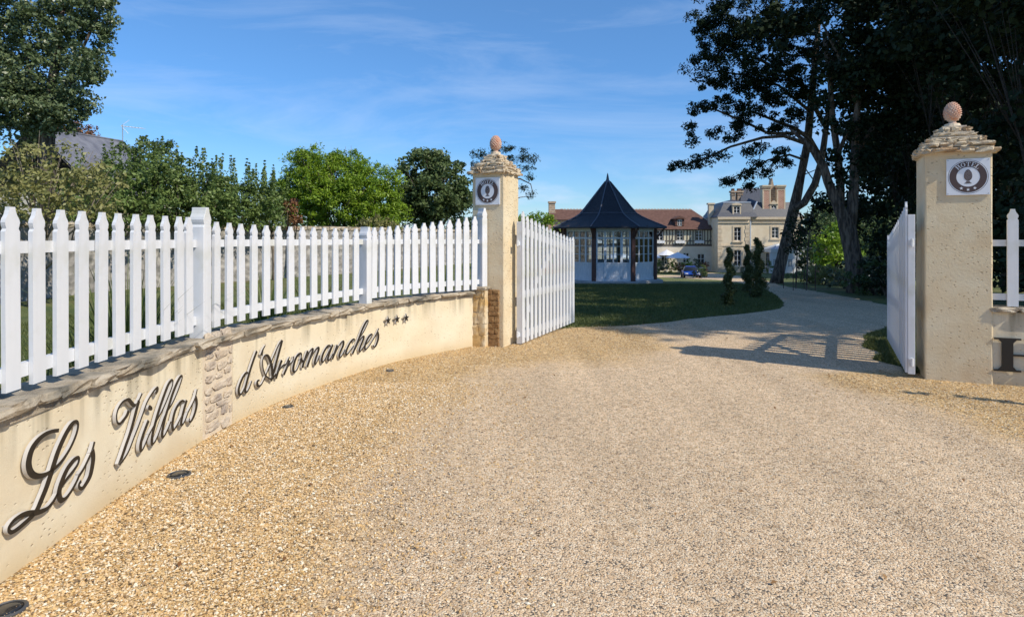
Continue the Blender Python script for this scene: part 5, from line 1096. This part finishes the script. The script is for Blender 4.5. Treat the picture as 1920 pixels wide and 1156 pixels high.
shrub(545,24,'small rust coloured shrub beside the bright green tree',[(540,395,24,16,28),(556,415,24,14,18)],'leaf_rust',55,nm='garden_shrub')
shrub(515,23,'green shrub at the end of the hedge beside the rust coloured shrub',[(515,385,23.5,26,36),(500,410,23,34,26)],'leaf_hedge',56,shoots=5)
shrub(715,30,'low yellow green shrub above the stone wall, under the bright green tree',[(700,418,30,30,14),(740,424,30,28,10),(680,425,30,26,10)],'leaf_yellow',57)
tree('green_tree','dome shaped round topped tree tucked behind the hedge, below the antenna','tree',gl(290,30),[bl(*q) for q in ((280,285,30,40,34),(310,300,30,40,36),(250,280,30,22,26))],'leaf_mid',leaf=.08,dens=6,sub_r=.3,nl=40,trunk_r=.15,seed=61,shell=.6)
tree('russet_tree','brownish tree top just behind the grey slate roof','tree',gl(140,46),[bl(*q) for q in ((135,245,46,34,16),(165,256,46,20,10),(110,240,46,20,10))],'leaf_rust',leaf=.10,dens=6,sub_r=.35,nl=40,trunk_r=.15,seed=62,shell=.6)
tree('bright_green_tree','broad bright green feathery tree in the sunshine, left of the dark round tree','tree',gl(640,33),[bl(*q) for q in ((590,320,33,54,42),(560,345,33,46,34),(640,330,33,62,46),(690,345,33,48,44),(720,380,33,38,40),(620,380,32.5,80,44),(560,390,32.5,44,34),(680,395,32.5,60,34),(540,360,33,34,26),(525,385,33,30,34),(735,350,33,30,30),(745,400,33,26,30),(650,360,32.3,70,40),(600,350,32.3,50,40),(700,410,32.4,50,24),(575,300,33.5,30,20),(650,300,33.5,36,18))],'leaf_bright',leaf=.085,dens=13,sub_r=.33,nl=56,trunk_r=.2,seed=63,shell=.55,aspect=.3)
tree('round_tree','dark green round tree between the bright green tree and the left gate pillar','tree',gl(810,37),[bl(*q) for q in ((790,320,37,42,40),(840,330,37,40,38),(815,365,36.5,66,44),(770,360,37,34,40),(860,375,37,30,36),(800,395,36.5,60,26),(815,300,37.5,24,20),(760,385,36.5,24,30))],'leaf_mid',leaf=.10,dens=10,sub_r=.36,nl=44,trunk_r=.25,seed=64,shell=.55,aspect=.62)
Z3=46.0
l3=[br([(945,520),(948,430),(950,360),(948,320)],.3,.12,Z3),br([(948,340),(975,335),(995,345),(1000,365)],.09,.03,Z3),br([(950,380),(975,370),(990,368)],.07,.02,Z3)]
tree('cedar_tree','flat topped dark conifer spreading behind the left gate pillar','conifer',gl(947,Z3),[bl(*q) for q in ((900,290,Z3,24,9),(890,308,Z3,16,8),(925,285,Z3,30,12),(955,276,Z3,34,11),(985,288,Z3,26,11),(1005,300,Z3,16,8),(985,312,Z3,22,9),(915,305,Z3,26,9),(960,300,Z3,30,12),(995,330,Z3,10,5),(985,352,Z3,9,4),(997,366,Z3,9,4),(885,325,Z3,9,5),(940,320,Z3,30,14))],'needle',leaf=.10,dens=3.6,sub_r=.36,nl=52,seed=65,trunk_path=(l3[0][0],l3[0][1]),extra_limbs=l3[1:],limb=False,shell=.9,aspect=.25)
tree('green_tree','bright green shrubby tree between the left gate leaf and the gazebo roof','tree',gl(1005,48)[:2]+(gh(2,48),),[bl(*q) for q in ((1005,415,48,30,18),(1030,428,48,22,22),(985,425,48,26,26),(1010,450,48,36,26),(1040,460,48,20,30))],'leaf_bright',leaf=.10,dens=7,sub_r=.3,nl=40,trunk_r=.15,seed=66,shell=.5)
for i,(px,z,blobs,mt,lab) in enumerate(((110,25,[(60,400,25,80,30),(150,405,25,70,26)],'leaf_mid','low dark bush behind the wall at far left'),(330,27,[(280,412,27,70,26),(370,415,27,70,24)],'leaf_mid','low dark bush behind the middle of the hedge'),(470,29,[(450,418,29,60,22),(520,420,29,50,22)],'leaf_mid','low dark bush behind the hedge end'),(640,36,[(590,425,36,60,22),(680,425,36,60,22)],'leaf_bright','low bright bush under the bright green tree'),(790,40,[(760,425,40,50,22),(830,425,40,60,22),(880,420,40,40,26)],'leaf_mid','low bush under the dark round tree'),(940,50,[(900,430,50,50,24),(950,430,50,50,20)],'leaf_mid','low bush behind the left gate pillar'))):
    tree('garden_bush',lab,'shrub',gl(px,z),[bl(*q) for q in blobs],mt,leaf=.08,dens=9,sub_r=.3,nl=40,trunk_r=.1,seed=600+i,shell=.6)
# iris-like clumps just behind the fence
def clump(px,z,n,h,label,seed):
    p=W(px,440,z); t=None; rng=np.random.default_rng(seed); V=[]
    th=rng.uniform(0,2*PI,n); ln=h*rng.uniform(.55,1.1,n); lean=rng.uniform(.05,.75,n); r0=rng.uniform(0,.14,n); w0=rng.uniform(.006,.013,n)
    for i in range(n):
        d=np.array([math.cos(th[i]),math.sin(th[i]),0]); s=np.array([-d[1],d[0],0]); segs=6; pr=None
        for k in range(segs+1):
            f=k/segs; c=d*(r0[i]+lean[i]*ln[i]*f**2*.8)+np.array([0,0,ln[i]*(f-.35*lean[i]*f**3)]); wv=w0[i]*(1-f**2*.93); a,b=c-s*wv,c+s*wv
            if pr is not None: V+= [pr[0],pr[1],b,a]
            pr=(a,b)
    o=npmesh('grass_clump',np.array(V),4,'blade',attr=np.repeat(rng.random(n),6)); o.location=(p.x,p.y,-.02)
    tag(o,label,'plant',group='strappy plants behind the fence')
for i,(u,bk,n,h,lab) in enumerate(((75,4.3,170,1.0,'dark strappy leaved plant behind the leftmost visible pickets'),(235,5.0,260,1.5,'tallest strappy leaved plant, left of the tall fence post'),(175,4.7,150,1.2,'strappy leaved plant left of the tallest strappy plant'),(295,5.6,120,1.3,'thin strappy leaved plant just before the tall fence post'),(500,7.6,130,1.35,'strappy leaved plant in the middle of the centre fence bay'),(590,8.6,130,1.3,'strappy leaved plant near the right end of the centre fence bay'),(705,9.4,130,1.3,'strappy leaved plant directly beside the short fence post'),(835,11,110,1.2,'strappy leaved plant behind the fence bay nearest the pillar'))): clump(u,bk,n,h,lab,80+i)
# ---- grass blades at the lawn rim
rng=np.random.default_rng(99)
def blades(name,label,poly_fn,n,x0,x1,y0,y1,h):
    X=rng.uniform(x0,x1,n*3); Y=rng.uniform(y0,y1,n*3); keep=[(x,y) for x,y in zip(X,Y) if poly_fn(x,y)][:n]; P=np.array(keep); n=len(P)
    Z=np.array([gh(x,y) for x,y in P]); th=rng.uniform(0,2*PI,n); hh=h*rng.uniform(.5,1.2,n); w_=rng.uniform(.002,.005,n)*(1+P[:,1]/12)
    s=np.stack([np.cos(th)*w_,np.sin(th)*w_,0*th],1); lean=np.stack([rng.normal(0,.35,n)*hh,rng.normal(0,.35,n)*hh,hh],1); c=np.stack([P[:,0],P[:,1],Z],1)
    V=np.stack([c-s,c+s,c+lean],1).reshape(-1,3)
    tag(npmesh(name,V,3,'grass_blade',attr=rng.random(n)),label,'grass',kind='stuff')
blades('lawn_grass','short mown grass of the shaded lawn inside the gate',lambda x,y:x<xl(y)-.0 and y>11 and x>.4 and abs(x)/y<.5,150000,.4,12,11.1,27,.055)
blades('verge_grass','tuft of grass beside the open right gate leaf',lambda x,y:x>xr(y)-.05 and x<6.6,45000,4.6,6.6,7.45,12,.065)
blades('garden_grass','lawn grass behind the white picket fence',lambda x,y:x<float(np.interp(y,_q[:,1],_q[:,0]))-.3,70000,-9,-1,3,15,.07)
# ---- planting right of the drive
def lowplant(px,py,r,h,label,matn,seed,leaf=.05,nm='flowering_shrub',cat='shrub',group='shrubs along the right verge',n=None):
    g=Vector(gpos(px,py)); rng=np.random.default_rng(seed); t=thing(nm,label,cat,tuple(g),0,group)
    m=MB(); rnd=random.Random(seed)
    for _ in range(7): 
        a=rnd.uniform(0,2*PI); e=Vector((math.cos(a)*r*.6,math.sin(a)*r*.6,h*.75)); m.tube([(0,0,-.05),e*.5+Vector((0,0,.1*h)),e],[.025,.018,.008],5)
    m.build('stems','bark',t)
    C=blobs_to_centres([((0,0,h*.55),(r,r,h*.5))],n or 22,rng,.7); V,v=leafcloud(C,.14*max(r,.6),30,leaf,rng,.55,.4); npmesh('leaves',V,4,matn,t,v)
for i,a in enumerate(((1640,553,.9,1.0,'low dark shrub right of the broad pine trunk','leaf_mid'),(1668,560,.8,.8,'dark shrub behind the far end of the right gate leaf','leaf_dark'),(1650,535,1.2,1.2,'taller pale green shrub behind the broad pine trunk','leaf_olive'),(1545,533,1.1,.8,'low pale leaved shrub between the two pine trunks','leaf_yellow'),(1572,535,1.0,.8,'second pale leaved shrub against the broad pine trunk','leaf_yellow'),(1520,531,1.0,.7,'small green shrub near the staked saplings','leaf_hedge'),(1585,541,.8,.7,'low shrub at the left foot of the broad pine','leaf_olive'),(1690,556,1.0,1.6,'dark shrub nearest the gate leaf','leaf_dark'))): lowplant(*a,seed=120+i)
# saplings with stakes
for i,(px,py,h) in enumerate(((1492,541,2.6),(1512,545,2.9))):
    g=Vector(gpos(px,py)); t=thing('staked_sapling',['young staked sapling nearer the leaning pine','young staked sapling farther right, with a sparse crown'][i],'tree',tuple(g),0,'staked saplings on the right verge'); rng=np.random.default_rng(200+i)
    m=MB(); m.tube([(0,0,-.1),(.05,0,h*.5),(-.1+.3*i,0,h)],[.028,.022,.008],6)
    for _ in range(6): a=rng.uniform(0,6.28); z_=rng.uniform(.45,.85)*h; m.tube([(0,0,z_),(math.cos(a)*.5,math.sin(a)*.5,z_+.35)],[.015,.006],4)
    m.build('trunk','bark',t); m=MB(); m.tube([(-.45,0,-.1),(-.45,0,.8)],.013,6); m.build('stake','post_brown',t); m=MB(); m.tube([(.4,.2,-.1),(.4,.2,.8)],.013,6); m.build('stake','post_brown',t)
    C=blobs_to_centres([((0,0,h*.78),(.5,.5,h*.28))],14,rng,.9); V,v=leafcloud(C,.2,16,.06,rng,.55,.4); npmesh('crown',V,4,'leaf_dark',t,v)
# ============================================================ far lawn props
def farpos(px,py,z): p=W(px,py,z); return p
# hedge row in front of the wing
hz=86
for i,px in enumerate(range(1050,1326,15)):
    x=(px-960)/F*hz; b=gh(x,hz); k=hz/F; top=EYE+(440-486+((i*7)%5)-2)*k; h=top-b; mt=['leaf_bright','leaf_olive','leaf_rust','leaf_hedge'][[0,1,2,0,3,1,0,2][i%8]] if i>8 else 'leaf_hedge'
    vis=px>1215
    t=tree('hedge_shrub',{'leaf_bright':'yellow green','leaf_olive':'grey green','leaf_rust':'reddish brown','leaf_hedge':'mid green'}[mt]+' shrub in the hedge below the parasols, number '+str(i) if False else {'leaf_bright':'yellow green','leaf_olive':'grey green','leaf_rust':'reddish brown','leaf_hedge':'mid green'}[mt]+(' shrub of the row below the parasols' if vis else ' shrub of the row hidden behind the gazebo'),'shrub',(x,hz,b),[((x,hz,b+h*.5),(.75,.7,h*.5))],mt,leaf=.09,dens=14,sub_r=.2,nl=22,trunk_r=.05,seed=300+i,shell=.7,group='hedge shrubs in front of the wing')
# parasols
mat('parasol_cloth',(.78,.78,.82),(.70,.70,.74),scale=2,rough=.8)
def parasol(px,ptop,z,label,r):
    x=(px-960)/F*z; b=gh(x,z); top=EYE+(440-ptop)/F*z-b; t=thing('parasol',label,'parasol',(x,z,b),R(px%40),'white parasols on the terrace')
    m=MB(); m.tube([(0,0,0),(0,0,top+.1)],.035,8); m.build('pole','joinery_white',t)
    n=8; v=[(0,0,top)]; 
    for rr_,dz in ((.5,-.34),(1,-.78)):
        for k in range(n*2):
            a=PI*k/n; q=rr_*(1 if k%2==0 else .955); v.append((r*q*math.cos(a),r*q*math.sin(a),top+dz-(0 if k%2==0 else -.02)))
    N2=n*2; f=[(0,1+k,1+(k+1)%N2) for k in range(N2)]+[(1+k,1+N2+k,1+N2+(k+1)%N2,1+(k+1)%N2) for k in range(N2)]
    m=MB(); m.add(v,f); o=m.build('canopy','parasol_cloth',t); s=o.modifiers.new('s','SOLIDIFY'); s.thickness=.02
    m=MB(); 
    for k in range(8): a=2*PI*k/8; m.tube([(0,0,top-.7),(r*.5*math.cos(a),r*.5*math.sin(a),top-.37)],.012,4)
    m.build('ribs','steel',t); m=MB(); m.lathe([(.35,0),(.35,.08),(.06,.12)],16); m.build('base','concrete',t)
parasol(1271,472.5,88,'open white parasol standing nearest the blue car',1.75); parasol(1218,472,87.5,'open white parasol half hidden by the gazebo',1.75); parasol(1250,468,92,'cream parasol set farther back between the two white ones',1.5); parasol(1160,472,88,'open white parasol seen through the gazebo glass',1.75)
# blue car
mat('car_paint',(.008,.06,.36),(.006,.045,.28),scale=1,rough=.22,spec=.6); mat('rubber',(.015,.015,.015),rough=.8); mat('lamp_lens',(.7,.72,.75),rough=.1,spec=.7); mat('red_lens',(.35,.01,.01),rough=.2)
cz=69.0; cxx=(1295-960)/F*cz; ca=thing('parked_car','low blue sports car parked on the light path below the hedge','car',(cxx,cz,gh(cxx,cz)),R(80),None)
secs=[(-2.0,.50,.55,.78),(-1.85,.34,.66,.86),(-1.3,.26,.76,.90),(-.6,.24,.84,.91),(.2,.24,.90,.91),(1.0,.24,.92,.92),(1.6,.28,.90,.90),(1.95,.38,.80,.84),(2.05,.48,.66,.76)]
m=MB(); v=[]
for x,z0_,z1_,hw in secs: v+=[(x,-hw*.92,z0_),(x,-hw,(z0_+z1_)/2),(x,-hw*.93,z1_-.05),(x,-hw*.6,z1_),(x,hw*.6,z1_),(x,hw*.93,z1_-.05),(x,hw,(z0_+z1_)/2),(x,hw*.92,z0_)]
f=[]
for i in range(len(secs)-1):
    for k in range(8): k2=(k+1)%8; f.append((i*8+k,i*8+k2,i*8+8+k2,i*8+8+k))
f+=[tuple(range(7,-1,-1)),tuple((len(secs)-1)*8+k for k in range(8))]
m.add(v,f); o=m.build('body','car_paint',ca,smooth=True); s=o.modifiers.new('s','SUBSURF'); s.levels=2; s.render_levels=2
m=MB(); secs2=[(-.75,.84,.86,.72),(-.15,.86,1.26,.56),(.5,.88,1.30,.56),(1.2,.88,1.12,.55),(1.65,.86,.90,.60)]; v=[]
for x,z0_,z1_,hw in secs2: v+=[(x,-.76,z0_),(x,-hw,z1_),(x,hw,z1_),(x,.76,z0_)]
f=[]
for i in range(len(secs2)-1):
    for k in range(3): f.append((i*4+k,i*4+k+1,i*4+5+k,i*4+4+k))
f+=[(0,3,2,1),(16,17,18,19)]; m.add(v,f); o=m.build('windows','dark_glass',ca,smooth=True)
m=MB(); m.prism([(-.2,1.265),(.5,1.32),(1.1,1.16),(1.1,1.13),(.5,1.29),(-.2,1.24)],lambda a,b,d:(a,d,b),-.5,.5); m.build('roof','car_paint',ca)
for x in (-1.3,1.3):
    for y in (-.88,.88):
        m=MB(); m.lathe([(.33,-.11),(.34,0),(.33,.11)],24); w_=m.build('wheel','rubber',ca,loc=(x,y*.92,.33)); w_.rotation_euler=(R(90),0,0); m=MB(); m.lathe([(.22,-.12),(.22,.12)],16); m.build('rim','steel',w_)
for y in (-.6,.6):
    m=MB(); m.stone((-1.86,y,.60),(.2,.34,.13),random.Random(1),j=.01,e=.8); m.build('headlight','lamp_lens',ca); m=MB(); m.stone((2.02,y,.66),(.1,.3,.1),random.Random(1),j=.01,e=.8); m.build('tail_light','red_lens',ca)
# green bin and gate post near the car
zb_=74; xb_=(1319-960)/F*zb_; bn=thing('wheelie_bin','green wheeled bin standing just behind the blue car','bin',(xb_,zb_,gh(xb_,zb_)),R(10)); mat('bin_green',(.05,.16,.07),rough=.5); mat('bin_lid',(.35,.42,.5),rough=.5)
m=MB(); frustum(m,-.25,.25,-.28,.28,.08,-.30,.30,-.36,.36,1.0); m.build('body','bin_green',bn); m=MB(); m.box(-.33,.33,-.40,.40,1.002,1.08); m.build('lid','bin_lid',bn); m=MB(); m.tube([(-.3,.3,.1),(.3,.3,.1)],.1,12); m.build('wheels','rubber',bn)
gp=thing('garden_gate','brown upright timber gate panel right of the green bin','gate',((1325-960)/F*73,73,gh(22,73)),R(70)); mat('brown_wood',(.22,.10,.05),(.30,.15,.08),scale=5,rough=.7)
m=MB()
for k in range(9): m.box(-.9+.2*k,-.9+.2*k+.185,-.02,.02,.05,1.35-.04*k)
m.build('boards','brown_wood',gp); m=MB(); m.box(-.95,-.9,-.04,.04,0,1.5); m.box(.9,.95,-.04,.04,0,1.2); m.build('posts','brown_wood',gp)
# garden plants at the mansion foot
for i,(px,z,h,mt,lab) in enumerate(((1372,84,1.5,'leaf_olive','grey green bush under the left ground floor window of the mansion'),(1392,84,1.4,'leaf_olive','grey bush in front of the mansion wall, behind the topiaries'),(1412,83,3.4,'leaf_olive','tall grey green olive bush between mansion and tallest topiary'),(1410,60,1.2,'leaf_yellow','yellow flowering bush glimpsed between the topiaries'),(1440,84,2,'leaf_hedge','bush at the left corner of the conservatory'),(1508,70,2.2,'leaf_hedge','bush at the right corner of the conservatory'),(1300,66.5,.9,'leaf_dark','low tuft in front of the blue car'),(1316,67,1.5,'leaf_mid','bush partly hiding the right end of the blue car'))):
    x=(px-960)/F*z; b=gh(x,z); tree('garden_bush',lab,'shrub',(x,z,b),[((x,z,b+h*.5),(h*.4 if h<3 else .7,.5,h*.5))],mt,leaf=.07,dens=14,sub_r=.2,nl=24,trunk_r=.04,seed=400+i,shell=.7)
# brown low shed and white posts beyond, right
zq=60; xq=(1527-960)/F*zq; bq=gh(xq,zq); shd=thing('garden_shed','low tan garden wall block seen between sapling and broad pine','shed',(xq,zq,bq),0)
kq2=zq/F; m=MB(); m.box(0,27*kq2,0,1.8,-.3,EYE+(440-497)*kq2-bq); m.build('wall','dressed',shd); m=MB(); m.box(-.1,27*kq2+.1,-.1,1.9,EYE+(440-497)*kq2-bq+.002,EYE+(440-497)*kq2-bq+.1); m.build('coping','mortar',shd)
for i,(px,zt) in enumerate(((1563,505),(1640,512),(1700,520))):
    z=52; x=(px-960)/F*z; b=gh(x,z); m=MB(); hgt=EYE+(440-508)*z/F-b; m.box(-.12,.12,-.12,.12,-.2,hgt); m.box(-.17,.17,-.17,.17,hgt+.002,hgt+.08); o=m.build('stone_post','concrete',loc=(x,z,b)); tag(o,['pale post in the sun left of the broad pine trunk','pale post right of the broad pine trunk','pale post hidden behind the right gate leaf'][i],'post',group='pale posts beyond the verge')
mb=MB(); z=56; x0_=(1545-960)/F*z; x1_=(1700-960)/F*z; b=gh(x0_,z); mb.box(0,x1_-x0_,0,.25,-.3,.55); o=mb.build('low_white_wall','joinery_white',loc=(x0_,z,b)); tag(o,'low white wall in the sun beyond the right verge, crossing behind the broad pine','wall')
# a leaning branch-like sapling beyond the right edge whose shadow crosses the gravel
tree('slender_sapling','slender sapling outside the right edge that throws a thin shadow on the gravel','tree',(6.55,5.0,-.02),[((6.5,5.05,1.0),(.07,.07,.5)),((6.46,5.05,1.7),(.09,.09,.45)),((6.40,5.08,2.35),(.07,.07,.45))],'leaf_mid',leaf=.03,dens=70,sub_r=.06,nl=40,trunk_r=.04,seed=500,shell=.9,limb=False)
